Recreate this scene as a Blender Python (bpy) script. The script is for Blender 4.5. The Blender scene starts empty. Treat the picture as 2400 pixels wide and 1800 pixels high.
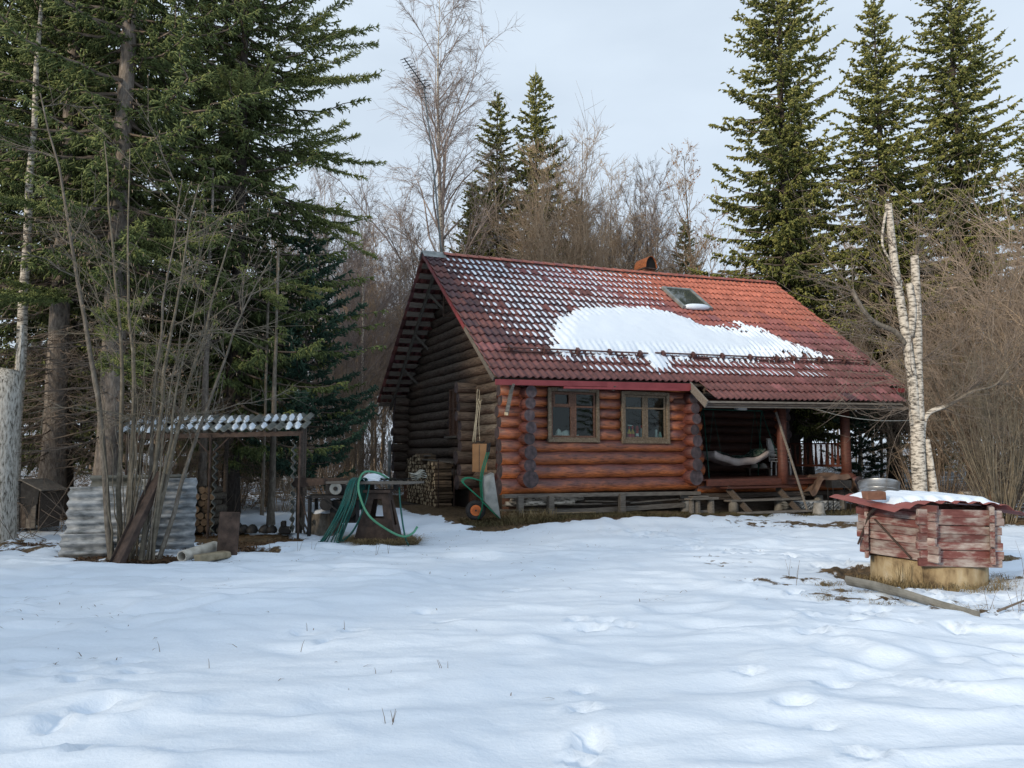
import bpy, math, random
import numpy as np
from mathutils import Vector, Matrix, Euler
PI = math.pi
R = math.radians
sc = bpy.context.scene
col = sc.collection

# ------------------------------------------------------------------ camera
cam_d = bpy.data.cameras.new('camera')
cam = bpy.data.objects.new('camera', cam_d)
col.objects.link(cam)
cam.location = (0, 0, 1.6)
cam.rotation_euler = (R(90 + 5.24), 0, 0)
cam_d.sensor_width = 36
cam_d.lens = 27.0
cam_d.clip_end = 2000
sc.camera = cam

# ------------------------------------------------------------------ world, sun, exposure
SUN_EL, SUN_AZ = 17, 222          # azimuth clockwise from +Y: low behind the camera, to the left
w = bpy.data.worlds.new('World'); sc.world = w; w.use_nodes = True
nt = w.node_tree; nt.nodes.clear()
out = nt.nodes.new('ShaderNodeOutputWorld'); bg = nt.nodes.new('ShaderNodeBackground')
sky = nt.nodes.new('ShaderNodeTexSky'); sky.sky_type = 'NISHITA'; sky.sun_disc = False
sky.sun_elevation = R(SUN_EL); sky.sun_rotation = R(SUN_AZ); sky.air_density = 1.0; sky.dust_density = 2.0
tc = nt.nodes.new('ShaderNodeTexCoord'); mp = nt.nodes.new('ShaderNodeMapping'); mp.inputs['Scale'].default_value = (1.6, 1.6, 5.0)
n1 = nt.nodes.new('ShaderNodeTexNoise'); n1.inputs['Scale'].default_value = 2.2; n1.inputs['Detail'].default_value = 5; n1.inputs['Roughness'].default_value = .5
rp = nt.nodes.new('ShaderNodeValToRGB'); rp.color_ramp.elements[0].position = .34; rp.color_ramp.elements[0].color = (.86, .86, .86, 1)
rp.color_ramp.elements[1].position = .62; rp.color_ramp.elements[1].color = (.97, .97, .97, 1)
mx = nt.nodes.new('ShaderNodeMixRGB'); mx.inputs[2].default_value = (6.7, 7.75, 8.95, 1)
bg.inputs['Strength'].default_value = .1
L = nt.links.new
L(tc.outputs['Generated'], mp.inputs[0]); L(mp.outputs[0], n1.inputs['Vector']); L(n1.outputs['Fac'], rp.inputs[0])
L(rp.outputs[0], mx.inputs[0]); L(sky.outputs[0], mx.inputs[1]); L(mx.outputs[0], bg.inputs[0]); L(bg.outputs[0], out.inputs[0])
sd = bpy.data.lights.new('sun', 'SUN'); sd.energy = 2.9; sd.angle = R(7); sd.color = (1, .84, .64)
sun = bpy.data.objects.new('sun', sd); col.objects.link(sun)
az, el = R(SUN_AZ), R(SUN_EL)
sdir = Vector((math.sin(az) * math.cos(el), math.cos(az) * math.cos(el), math.sin(el)))
sun.rotation_euler = sdir.to_track_quat('Z', 'Y').to_euler()
sun.location = sdir * 60
sc.view_settings.view_transform = 'Standard'; sc.view_settings.look = 'None'
sc.view_settings.gamma = 1; sc.view_settings.use_curve_mapping = False
sc.view_settings.exposure = 0.13
sc.cycles.max_bounces = 5; sc.cycles.diffuse_bounces = 3; sc.cycles.glossy_bounces = 2; sc.cycles.transmission_bounces = 4; sc.cycles.transparent_max_bounces = 6

# ------------------------------------------------------------------ helpers
def vn(x, y, s=0):
    x = np.asarray(x, float); y = np.asarray(y, float)
    ix = np.floor(x); iy = np.floor(y); fx = x - ix; fy = y - iy
    fx = fx * fx * (3 - 2 * fx); fy = fy * fy * (3 - 2 * fy)
    def h(a, b):
        t = np.sin(a * 127.1 + b * 311.7 + s * 74.7) * 43758.5453
        return t - np.floor(t)
    return (h(ix, iy) * (1 - fx) + h(ix + 1, iy) * fx) * (1 - fy) + (h(ix, iy + 1) * (1 - fx) + h(ix + 1, iy + 1) * fx) * fy
def fbm(x, y, s=0, o=4):
    a, t, f = 1., 0., 0.
    for i in range(o):
        f = f + a * vn(np.asarray(x) * 2 ** i, np.asarray(y) * 2 ** i, s + i * 3); t += a; a *= .5
    return f / t
def sstep(x, a, b):
    t = np.clip((np.asarray(x, float) - a) / (b - a), 0, 1); return t * t * (3 - 2 * t)

_mc = {}
def nodemat(name):
    m = bpy.data.materials.new(name); m.use_nodes = True
    t = m.node_tree; b = t.nodes['Principled BSDF']
    return m, t, b
def ramp(t, fac, stops):
    r = t.nodes.new('ShaderNodeValToRGB'); e = r.color_ramp.elements
    while len(e) < len(stops): e.new(.5)
    for i, (p, c) in enumerate(stops):
        e[i].position = p; e[i].color = (c[0], c[1], c[2], 1)
    t.links.new(fac, r.inputs[0]); return r.outputs[0]
def objvec(t, stretch=(1, 1, 1), rnd=True):
    tc = t.nodes.new('ShaderNodeTexCoord'); mp = t.nodes.new('ShaderNodeMapping'); mp.inputs['Scale'].default_value = stretch
    t.links.new(tc.outputs['Object'], mp.inputs[0])
    if rnd:
        oi = t.nodes.new('ShaderNodeObjectInfo'); mu = t.nodes.new('ShaderNodeMath'); mu.operation = 'MULTIPLY'; mu.inputs[1].default_value = 37
        t.links.new(oi.outputs['Random'], mu.inputs[0]); t.links.new(mu.outputs[0], mp.inputs['Location'])
    return mp.outputs[0]
def noise(t, vec, scale, detail=5, rough=.55):
    n = t.nodes.new('ShaderNodeTexNoise'); n.inputs['Scale'].default_value = scale; n.inputs['Detail'].default_value = detail; n.inputs['Roughness'].default_value = rough
    t.links.new(vec, n.inputs['Vector']); return n.outputs['Fac']
def bump(t, b, h, strength, dist=.02):
    n = t.nodes.new('ShaderNodeBump'); n.inputs['Strength'].default_value = strength; n.inputs['Distance'].default_value = dist
    t.links.new(h, n.inputs['Height']); t.links.new(n.outputs[0], b.inputs['Normal'])
def varied(t, colout, amount):
    oi = t.nodes.new('ShaderNodeObjectInfo'); mr = t.nodes.new('ShaderNodeMapRange')
    mr.inputs['To Min'].default_value = 1 - amount; mr.inputs['To Max'].default_value = 1 + amount
    t.links.new(oi.outputs['Random'], mr.inputs[0])
    hs = t.nodes.new('ShaderNodeHueSaturation'); t.links.new(mr.outputs[0], hs.inputs['Value']); t.links.new(colout, hs.inputs['Color'])
    return hs.outputs[0]
def mat(name, stops, scale=6, stretch=(1, 1, 1), rough=.8, bmp=.3, bdist=.01, var=.15, metal=0, spec=.3, detail=6, bscale=None):
    if name in _mc: return _mc[name]
    m, t, b = nodemat(name)
    if isinstance(stops[0], (int, float)): stops = [(.3, tuple(c * .75 for c in stops)), (.7, tuple(min(1, c * 1.2) for c in stops))]
    v = objvec(t, stretch); f = noise(t, v, scale, detail)
    c = ramp(t, f, stops)
    if var: c = varied(t, c, var)
    t.links.new(c, b.inputs['Base Color'])
    b.inputs['Roughness'].default_value = rough; b.inputs['Metallic'].default_value = metal; b.inputs['Specular IOR Level'].default_value = spec
    if bmp: bump(t, b, noise(t, v, bscale or scale * 3, 4), bmp, bdist)
    _mc[name] = m; return m

def link(name, data, parent=None, loc=None, rot=None, mtx=None):
    o = bpy.data.objects.new(name, data); col.objects.link(o)
    if parent is not None: o.parent = parent
    if mtx is not None: o.matrix_local = mtx
    else:
        if loc is not None: o.location = loc
        if rot is not None: o.rotation_euler = rot
    return o
def tag(o, label=None, cat=None, group=None, kind=None):
    if label: o['label'] = label
    if cat: o['category'] = cat
    if group: o['group'] = group
    if kind: o['kind'] = kind
    return o
def root(name, label, cat, loc=(0, 0, 0), rz=0, group=None, rot=None):
    o = bpy.data.objects.new(name, None); col.objects.link(o); o.empty_display_size = .1
    o.location = loc; o.rotation_euler = rot if rot is not None else (0, 0, rz)
    return tag(o, label, cat, group)
def npmesh(name, V, F, mats=(), smooth=False, mi=None, attr=None):
    """V (n,3), F (m,k) arrays"""
    me = bpy.data.meshes.new(name)
    V = np.asarray(V, np.float32); F = np.asarray(F, np.int32); m, k = F.shape
    me.vertices.add(len(V)); me.vertices.foreach_set('co', V.ravel())
    me.loops.add(m * k); me.loops.foreach_set('vertex_index', F.ravel())
    me.polygons.add(m); me.polygons.foreach_set('loop_start', np.arange(0, m * k, k, dtype=np.int32))
    if smooth: me.polygons.foreach_set('use_smooth', np.ones(m, bool))
    for x in mats: me.materials.append(x)
    if mi is not None: me.polygons.foreach_set('material_index', np.asarray(mi, np.int32))
    if attr is not None:
        for an, av in attr.items():
            a = me.attributes.new(an, 'FLOAT', 'POINT'); a.data.foreach_set('value', np.asarray(av, np.float32))
    me.update(calc_edges=True)
    return me

class MB:
    def __init__(s): s.v = []; s.f = []; s.m = []
    def add(s, vs, fs, m=0):
        b = len(s.v); s.v += [tuple(p) for p in vs]
        s.f += [tuple(i + b for i in f) for f in fs]; s.m += [m] * len(fs); return s
    def box(s, c, d, m=0, rot=None, taper=None):
        hx, hy, hz = d[0] / 2, d[1] / 2, d[2] / 2
        vs = [Vector((x * hx, y * hy, z * hz)) for z in (-1, 1) for y in (-1, 1) for x in (-1, 1)]
        if taper:
            for p in vs:
                if p.z > 0: p.x *= taper; p.y *= taper
        if rot is not None:
            q = rot if isinstance(rot, Matrix) else Euler(rot).to_matrix()
            vs = [q @ p for p in vs]
        c = Vector(c); vs = [p + c for p in vs]
        return s.add(vs, [(0, 2, 3, 1), (4, 5, 7, 6), (0, 1, 5, 4), (2, 6, 7, 3), (0, 4, 6, 2), (1, 3, 7, 5)], m)
    def bar(s, a, b, wd, ht, m=0, up=(0, 0, 1)):
        a = Vector(a); b = Vector(b); x = (b - a).normalized(); y = Vector(up).cross(x)
        if y.length < 1e-4: y = Vector((0, 1, 0)).cross(x)
        y.normalize(); z = x.cross(y)
        q = Matrix((x, y, z)).transposed()
        return s.box((a + b) / 2, ((b - a).length, wd, ht), m, q)
    def tube(s, pts, rad, n=8, m=0, cap=True, mcap=None):
        pts = [Vector(p) for p in pts]
        if not hasattr(rad, '__len__'): rad = [rad] * len(pts)
        vs = []; ref = None
        for i, p in enumerate(pts):
            d = (pts[min(i + 1, len(pts) - 1)] - pts[max(i - 1, 0)])
            d = d.normalized() if d.length > 1e-9 else Vector((0, 0, 1))
            if ref is None: ref = Vector((0, 0, 1)) if abs(d.z) < .9 else Vector((1, 0, 0))
            a = d.cross(ref).normalized(); b = a.cross(d); ref = b
            for k in range(n):
                t = 2 * PI * k / n; vs.append(p + (a * math.cos(t) + b * math.sin(t)) * rad[i])
        fs = []
        for i in range(len(pts) - 1):
            for k in range(n):
                k2 = (k + 1) % n; fs.append((i * n + k, i * n + k2, (i + 1) * n + k2, (i + 1) * n + k))
        s.add(vs, fs, m)
        if cap:
            b = len(s.v) - len(vs)
            s.f.append(tuple(b + k for k in reversed(range(n)))); s.m.append(m if mcap is None else mcap)
            e = b + (len(pts) - 1) * n
            s.f.append(tuple(e + k for k in range(n))); s.m.append(m if mcap is None else mcap)
        return s
    def lathe(s, prof, n=16, m=0, c=(0, 0, 0)):
        vs = [(c[0] + r * math.cos(2 * PI * k / n), c[1] + r * math.sin(2 * PI * k / n), c[2] + z) for r, z in prof for k in range(n)]
        fs = [(i * n + k, i * n + (k + 1) % n, (i + 1) * n + (k + 1) % n, (i + 1) * n + k) for i in range(len(prof) - 1) for k in range(n)]
        return s.add(vs, fs, m)
    def prism(s, poly, y0, y1, m=0):
        """poly in xz, extruded along y"""
        n = len(poly); vs = [(p[0], y0, p[1]) for p in poly] + [(p[0], y1, p[1]) for p in poly]
        fs = [tuple(range(n)), tuple(reversed(range(n, 2 * n)))] + [(i, i + n, (i + 1) % n + n, (i + 1) % n) for i in range(n)]
        return s.add(vs, fs, m)
    def jit(s, a, seed=0):
        r = random.Random(seed); s.v = [tuple(c + r.uniform(-a, a) for c in p) for p in s.v]; return s
    def mesh(s, name, mats, smooth=False):
        me = bpy.data.meshes.new(name); me.from_pydata(s.v, [], s.f)
        for x in (mats if isinstance(mats, (list, tuple)) else [mats]): me.materials.append(x)
        me.polygons.foreach_set('material_index', s.m)
        if smooth: me.polygons.foreach_set('use_smooth', [True] * len(s.f))
        me.update(); return me
    def obj(s, name, mats, parent=None, loc=None, rot=None, smooth=False):
        return link(name, s.mesh(name, mats, smooth), parent, loc, rot)
def soft(o, wd=.008, seg=1):
    b = o.modifiers.new('bevel', 'BEVEL'); b.width = wd; b.segments = seg; b.limit_method = 'ANGLE'; return o
def copy_tree(o, parent=None):
    c = o.copy(); col.objects.link(c)
    if parent is not None: c.parent = parent
    for ch in o.children: copy_tree(ch, c)
    return c
def curve(pts, n=8):
    """Catmull-Rom through pts"""
    P = [Vector(p) for p in pts]; P = [P[0] * 2 - P[1]] + P + [P[-1] * 2 - P[-2]]; o = []
    for i in range(1, len(P) - 2):
        for k in range(n):
            t = k / n
            o.append(.5 * ((2 * P[i]) + (P[i + 1] - P[i - 1]) * t + (2 * P[i - 1] - 5 * P[i] + 4 * P[i + 1] - P[i + 2]) * t * t + (3 * P[i] - P[i - 1] - 3 * P[i + 1] + P[i + 2]) * t ** 3))
    return o + [P[-2]]

# ------------------------------------------------------------------ materials
WOOD_GREY = mat('weathered_grey_wood', [(.25, (.075, .066, .058)), (.75, (.22, .2, .175))], 5, (1, 9, 9), .9, .5)
WOOD_DARK = mat('dark_old_wood', [(.25, (.035, .028, .024)), (.75, (.12, .098, .082))], 5, (1, 8, 8), .9, .5)
BATTEN = mat('roof_batten_wood', [(.25, (.15, .125, .105)), (.75, (.36, .31, .265))], 5, (1, 9, 9), .9, .5)
WOOD_RED = mat('red_stained_wood', [(.25, (.045, .018, .014)), (.7, (.12, .043, .03))], 4, (2, 2, 8), .55, .3)
WOOD_PALE = mat('pale_split_wood', [(.25, (.27, .2, .12)), (.75, (.62, .5, .34))], 7, (2, 2, 2), .9, .4, var=.45)
WOOD_BARKY = mat('split_wood_bark', [(.25, (.06, .045, .033)), (.75, (.2, .14, .09))], 7, (1, 5, 5), .9, .5, var=.4)
RUST = mat('rusty_steel', [(.3, (.035, .026, .022)), (.6, (.08, .056, .046)), (.8, (.125, .09, .075))], 9, (1, 1, 1), .75, .3, metal=.2)
RUST_OR = mat('orange_rust', [(.3, (.12, .04, .018)), (.7, (.32, .11, .04))], 8, (1, 1, 3), .8, .3)
DARK_IRON = mat('dark_iron', [(.3, (.012, .012, .013)), (.7, (.045, .043, .042))], 9, rough=.6, metal=.4)
GALV = mat('galvanised_steel', [(.3, (.38, .4, .42)), (.7, (.62, .64, .66))], 4, (1, 1, 6), .38, .15, metal=.85, bdist=.004)
GALV_DULL = mat('dull_galvanised', [(.3, (.16, .18, .18)), (.7, (.32, .34, .34))], 5, rough=.55, metal=.4)
SLATE = mat('asbestos_cement', [(.3, (.09, .1, .105)), (.45, (.22, .24, .255)), (.56, (.32, .34, .355)), (.75, (.5, .52, .53))], 5, (1, 1, 2.5), .9, .6, var=.15, detail=9)
SLATE_MOSS = mat('mossy_cement', [(.3, (.075, .08, .07)), (.55, (.17, .18, .17)), (.75, (.08, .085, .035))], 4, rough=.95, bmp=.5)
CONC = mat('concrete', [(.3, (.17, .165, .15)), (.7, (.33, .32, .3))], 6, rough=.95, bmp=.4)
CONC_YEL = mat('stained_concrete', [(.33, (.12, .085, .05)), (.45, (.33, .25, .145)), (.58, (.45, .36, .22)), (.75, (.54, .48, .37))], 3.2, (2, 2, 1), rough=.95, bmp=.7, detail=9)
RED_PAINT = mat('red_painted_metal', [(.3, (.17, .03, .035)), (.7, (.24, .05, .055))], 3, rough=.5, bmp=.1)
RED_SHEET = mat('red_profiled_sheet', [(.3, (.19, .05, .045)), (.7, (.3, .1, .085))], 3, rough=.55, bmp=.15)
BROWN_METAL = mat('brown_painted_metal', [(.3, (.06, .03, .03)), (.7, (.12, .06, .055))], 6, rough=.5, bmp=.1)
GREEN_PAINT = mat('green_painted_tube', [(.3, (.006, .1, .055)), (.7, (.012, .2, .11))], 5, rough=.4, bmp=.1)
GREEN_DARK = mat('dark_green_tube', [(.3, (.003, .035, .026)), (.7, (.006, .06, .045))], 5, rough=.45, bmp=.05)
BLACK_RUB = mat('black_rubber', [(.3, (.012, .012, .013)), (.7, (.035, .035, .036))], 12, rough=.8)
WHITE_PL = mat('white_plastic', [(.3, (.55, .55, .54)), (.7, (.75, .75, .74))], 3, rough=.45, bmp=.05)
BRICK = mat('old_brick', [(.3, (.09, .045, .03)), (.7, (.22, .11, .075))], 8, rough=.95, bmp=.5)
SNOW, _t, _b = nodemat('snow')
_v = objvec(_t, rnd=False); _b.inputs['Base Color'].default_value = (.70, .79, .90, 1); _b.inputs['Roughness'].default_value = .65
_b.inputs['Specular IOR Level'].default_value = .2
bump(_t, _b, noise(_t, _v, 30, 6, .6), .35, .012)

def log_mat(name, top, low, dark, rough=.5, spec=.3):
    """round log, local x along the log: upper side weathered, lower side keeps its stain"""
    m, t, b = nodemat(name)
    tc = t.nodes.new('ShaderNodeTexCoord'); sp = t.nodes.new('ShaderNodeSeparateXYZ'); t.links.new(tc.outputs['Object'], sp.inputs[0])
    v = objvec(t, (1.2, 9, 9)); g = noise(t, v, 4, 8, .65)
    v2 = objvec(t, (.8, 2.5, 2.5)); g2 = noise(t, v2, 2.6, 6, .65)
    a = t.nodes.new('ShaderNodeMath'); a.operation = 'MULTIPLY_ADD'; a.inputs[1].default_value = 3.0; a.inputs[2].default_value = .36
    t.links.new(sp.outputs[2], a.inputs[0])
    s = t.nodes.new('ShaderNodeMath'); s.operation = 'MULTIPLY_ADD'; s.inputs[1].default_value = 1.5; t.links.new(g2, s.inputs[0]); t.links.new(a.outputs[0], s.inputs[2])
    ss = t.nodes.new('ShaderNodeMath'); ss.operation = 'SUBTRACT'; ss.inputs[1].default_value = .72; t.links.new(s.outputs[0], ss.inputs[0])
    s2 = t.nodes.new('ShaderNodeMath'); s2.operation = 'MULTIPLY_ADD'; s2.inputs[1].default_value = .45; t.links.new(g, s2.inputs[0]); t.links.new(ss.outputs[0], s2.inputs[2])
    c = ramp(t, s2.outputs[0], [(.15, low), (.5, tuple((p + q) / 2 for p, q in zip(low, top))), (.85, top)])
    gr = ramp(t, g, [(.38, dark), (.47, (.8, .77, .77)), (.58, (1.2, 1.16, 1.12))])
    mu = t.nodes.new('ShaderNodeMixRGB'); mu.blend_type = 'MULTIPLY'; mu.inputs[0].default_value = .8
    t.links.new(c, mu.inputs[1]); t.links.new(gr, mu.inputs[2])
    t.links.new(varied(t, mu.outputs[0], .28), b.inputs['Base Color'])
    b.inputs['Roughness'].default_value = rough; b.inputs['Specular IOR Level'].default_value = spec
    bump(t, b, g, .8, .02); return m
LOG_RED = log_mat('red_stained_log', (.125, .047, .042), (.52, .165, .052), (.14, .11, .11), .34, .6)
LOG_STUB = log_mat('dark_stained_log_stub', (.1, .038, .036), (.17, .05, .026), (.3, .25, .25), .5)
LOG_PORCH_SHADE = log_mat('shade_toned_porch_log', (.04, .02, .018), (.055, .022, .014), (.4, .35, .35), .6)  # shade under the porch roof is put into this darker log colour
LOG_GABLE = log_mat('weathered_brown_log', (.125, .1, .082), (.065, .04, .031), (.32, .3, .29), .8)
LOG_GREY = log_mat('greyed_log', (.17, .155, .135), (.075, .048, .038), (.3, .28, .27), .85)
END, _t, _b = nodemat('log_end_grain')
_v = objvec(_t, (1, 1, 1)); _w = _t.nodes.new('ShaderNodeTexNoise'); _w.inputs['Scale'].default_value = 9
_t.links.new(_v, _w.inputs[0])
_t.links.new(varied(_t, ramp(_t, _w.outputs[0], [(.35, (.03, .024, .028)), (.6, (.07, .052, .058)), (.75, (.1, .068, .068))]), .25), _b.inputs['Base Color'])
_b.inputs['Roughness'].default_value = .85

def bark(name, stops, scale, stretch, bmp=.6):
    m, t, b = nodemat(name); v = objvec(t, stretch, False)
    f = noise(t, v, scale, 8, .65); t.links.new(ramp(t, f, stops), b.inputs['Base Color'])
    b.inputs['Roughness'].default_value = .9; b.inputs['Specular IOR Level'].default_value = .15
    bump(t, b, f, bmp, .03); return m
BARK_SPRUCE = bark('spruce_bark', [(.3, (.09, .076, .066)), (.5, (.22, .19, .165)), (.72, (.36, .325, .29))], 7, (3, 3, 1))
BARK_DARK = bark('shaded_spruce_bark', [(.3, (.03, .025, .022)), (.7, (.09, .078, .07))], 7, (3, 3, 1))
BARK_GREY = bark('grey_bark', [(.3, (.07, .062, .05)), (.55, (.165, .145, .12)), (.8, (.3, .28, .25))], 8, (2, 2, 1))
BARK_BIRCH = bark('birch_bark', [(.36, (.035, .032, .03)), (.46, (.26, .235, .2)), (.53, (.5, .46, .4)), (.8, (.64, .6, .53))], 6, (1.3, 1.3, 4), .3)
BARK_DEAD = bark('bare_grey_deadwood', [(.36, (.07, .06, .05)), (.45, (.3, .285, .25)), (.55, (.48, .46, .42)), (.75, (.62, .6, .55))], 9, (4, 4, 1))
TWIG = bark('twigs', [(.3, (.1, .082, .068)), (.7, (.25, .205, .17))], 3, (1, 1, 1), 0)
TWIG_BIRCH = bark('birch_twigs', [(.3, (.19, .155, .14)), (.7, (.4, .34, .315))], 1, (1, 1, 1), 0)
TWIG_TAN = bark('tan_twigs', [(.3, (.27, .2, .14)), (.7, (.54, .42, .3))], 1, (1, 1, 1), 0)
TWIG_PINK = bark('brown_thicket_twigs', [(.3, (.17, .135, .105)), (.7, (.42, .335, .26))], .7, (1, 1, 1), 0)
TWIG_HAZEL = bark('hazel_bark', [(.3, (.085, .075, .058)), (.6, (.19, .165, .125)), (.8, (.36, .34, .29))], 9, (1, 1, 1), .2)
def needles(name, dark, mid, light):
    m, t, b = nodemat(name)
    a = t.nodes.new('ShaderNodeAttribute'); a.attribute_name = 'tint'
    t.links.new(ramp(t, a.outputs['Fac'], [(0, dark), (.5, mid), (1, light)]), b.inputs['Base Color'])
    b.inputs['Roughness'].default_value = .6; b.inputs['Specular IOR Level'].default_value = .25
    return m
NEEDLE = needles('spruce_needles', (.036, .05, .018), (.13, .15, .042), (.28, .27, .085))
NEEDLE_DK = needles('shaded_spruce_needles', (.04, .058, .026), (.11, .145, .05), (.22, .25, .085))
NEEDLE_PINE = needles('young_pine_needles', (.016, .04, .028), (.034, .075, .05), (.06, .11, .066))
STRAW = mat('dry_grass', [(.3, (.13, .095, .045)), (.7, (.36, .28, .15))], 3, rough=.9, bmp=0, var=0)
GRASS_OLIVE = mat('dead_olive_grass', [(.3, (.05, .045, .02)), (.7, (.17, .135, .065))], 3, rough=.9, bmp=0, var=0)
# ------------------------------------------------------------------ ground
HX, HY, TH = 0.25, 18.213, R(25)          # log house: front-left wall corner and heading
UX, UY = math.cos(TH), math.sin(TH)
def h2w(u, v, z=0): return Vector((HX + UX * u - UY * v, HY + UY * u + UX * v, z))
def w2h(x, y):
    dx = np.asarray(x) - HX; dy = np.asarray(y) - HY
    return dx * UX + dy * UY, -dx * UY + dy * UX
def terrain(x, y):
    x = np.asarray(x, float); y = np.asarray(y, float)
    z = .17 * sstep(y, 14.5, 17.5) * (1 - .8 * sstep(x, 2, 8))
    z = z + .5 * sstep(y, 24, 60) + .25 * sstep(-x, 5.5, 14) * sstep(y, 9, 15)
    z = z + .28 * sstep(x, 10, 15) * sstep(y, 14, 22) + 6 * sstep(np.hypot(x, y), 90, 420)
    return z
def bare_mask(x, y):
    u, v = w2h(x, y)
    def blob(cx, cy, rx, ry=None, k=1.0):
        return k * np.clip(1.55 - np.hypot((x - cx) / rx, (y - cy) / (ry or rx)), 0, 1)
    def rect(a, lo, hi, e): return sstep(a, lo - e, lo + e) * (1 - sstep(a, hi - e, hi + e))
    b = rect(u, -2.0, 12.2, .5) * rect(v, -1.25, 9.6, .35)
    b = np.maximum(b, .8 * rect(u, -1.9, 6.0, .6) * rect(v, -1.75, 0, .35))
    b = np.maximum(b, rect(u, -1.9, .3, .35) * rect(v, 1.5, 7.5, .6))
    b = np.maximum(b, blob(-4.9, 14.4, 1.0, .75)); b = np.maximum(b, blob(-6.6, 14.6, 1.3, .9))
    b = np.maximum(b, blob(-6.0, 11.95, 1.1, .35, .72)); b = np.maximum(b, blob(-8.0, 12.9, 1.9, 1.0, .5)); b = np.maximum(b, blob(-4.6, 13.1, .8, .35, .7))
    b = np.maximum(b, blob(-2.43, 14.25, .62, .5)); b = np.maximum(b, blob(5.05, 10.2, .85, .75)); b = np.maximum(b, blob(6.7, 10.1, .7, .3, .6))
    b = np.maximum(b, blob(4.0, 8.9, .75, .55, .47)); b = np.maximum(b, blob(4.9, 8.2, 1.0, .5, .42)); b = np.maximum(b, blob(7.4, 12.0, .5, .4, .62)); b = np.maximum(b, blob(3.3, 9.8, .8, .5, .44)); b = np.maximum(b, blob(3.1, 11.6, .5, .9, .4))
    b = np.maximum(b, blob(8.5, 17.4, 4.5, 1.2, .6)); b = np.maximum(b, blob(11.4, 18.1, 1.2, .8, .85))
    far = sstep(y, 19.5, 24) * .56
    b = np.maximum(b, far); b = np.maximum(b, .53 * sstep(-x, 5.8, 7.5) * sstep(y, 14.0, 16)); b = np.maximum(b, .5 * sstep(x, 9.5, 12) * sstep(y, 15, 18))
    return b
def axis(a, b, lo, hi, d, g):
    m = list(np.arange(a, b + 1e-6, d)); s = d; x = b
    while x < hi: s *= g; x += s; m.append(x)
    s = d; x = a; l = []
    while x > lo: s *= g; x -= s; l.append(x)
    return np.array(l[::-1] + m)
gx = axis(-6.2, 6.6, -500, 500, .064, 1.06); gy = axis(3.3, 13.5, -500, 600, .052, 1.055)
GX, GY = np.meshgrid(gx, gy)
bm = bare_mask(GX, GY)
near = 1 - sstep(np.hypot(GX, GY), 22, 45)
warp = (fbm(GX * .5, GY * .5, 41) - .5) * 1.6
rel = (fbm(GX * .45 + warp, GY * .75, 7) - .5) * .19 + (fbm(GX * 1.15 + warp, GY * 2.1 + warp, 3, 3) - .5) * .115 + (fbm(GX * 4.2, GY * 6.0, 11, 3) - .5) * .018
# sharper little crusted ripples
rid = 1 - np.abs(2 * fbm(GX * .9 + warp * 1.3, GY * 2.0, 23, 3) - 1); rel = rel + .05 * sstep(rid, .72, .95) * sstep(fbm(GX * .3, GY * .3, 31), .3, .6)
mask = sstep(bm + (fbm(GX * 3, GY * 3, 5) - .5) * .9, .42, .6)
GZ = terrain(GX, GY) + rel * near - .05 * mask * near + mask * near * (fbm(GX * 7, GY * 7, 9) - .5) * .05
rg = random.Random(4)
prints = [(-3.05, 5.55), (-2.35, 4.33), (-2.72, 4.72), (-2.6, 5.0), (-3.6, 5.95), (-3.2, 5.85), (-3.0, 6.15), (-3.95, 6.1), (-2.75, 5.8), (-1.6, 6.9), (-1.45, 7.3), (-1.9, 7.2),
          (.45, 4.9), (.42, 4.4), (.48, 5.4), (.35, 4.15), (.3, 3.95), (1.8, 4.6), (1.75, 4.95), (1.85, 4.2), (2.2, 5.4), (1.7, 5.7), (2.6, 6.8), (-.9, 8.2), (-.6, 7.6), (.1, 9.4), (.9, 7.45), (.75, 7.25), (1.05, 7.3), (.6, 7.5)]
for i in range(95):                                            # trodden line from the steps to the well
    t = rg.random(); prints.append((4.5 - 1.6 * t + rg.gauss(0, .32) + .6 * math.sin(t * 5), 8.2 + 7.5 * t + rg.gauss(0, .3)))
for i in range(60): prints.append((rg.uniform(2.8, 5.8), rg.uniform(7.2, 9.4)))
for px, py in prints:
    a = rg.uniform(0, PI); ca, sa = math.cos(a), math.sin(a); s = rg.uniform(.7, 1.15)
    dx, dy = GX - px, GY - py
    near_i = np.where((np.abs(dx) < .5) & (np.abs(dy) < .5))
    if len(near_i[0]) == 0: continue
    q = np.hypot((dx[near_i] * ca + dy[near_i] * sa) / (.115 * s), (-dx[near_i] * sa + dy[near_i] * ca) / (.065 * s))
    GZ[near_i] += -.055 * s * (1 - sstep(q, .6, 1.25)) + .014 * np.exp(-((q - 1.5) / .35) ** 2)
ny, nx = GX.shape
idx = np.arange(nx * ny).reshape(ny, nx)
F = np.stack([idx[:-1, :-1], idx[:-1, 1:], idx[1:, 1:], idx[1:, :-1]], -1).reshape(-1, 4)
GM, t, b = nodemat('snowy_ground')
a = t.nodes.new('ShaderNodeAttribute'); a.attribute_name = 'bare'
v = objvec(t, rnd=False)
nA = noise(t, v, 3.2, 8, .68); nB = noise(t, v, 14, 6, .6); nC = noise(t, v, 42, 5)
ad = t.nodes.new('ShaderNodeMath'); ad.operation = 'MULTIPLY_ADD'; ad.inputs[1].default_value = 1.5; t.links.new(nA, ad.inputs[0]); t.links.new(a.outputs['Fac'], ad.inputs[2])
mr = t.nodes.new('ShaderNodeMapRange'); mr.inputs['From Min'].default_value = 1.235; mr.inputs['From Max'].default_value = 1.3; t.links.new(ad.outputs[0], mr.inputs[0])
soil = ramp(t, nB, [(.28, (.035, .025, .016)), (.45, (.085, .06, .035)), (.6, (.15, .1, .055)), (.78, (.22, .165, .095))])
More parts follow.
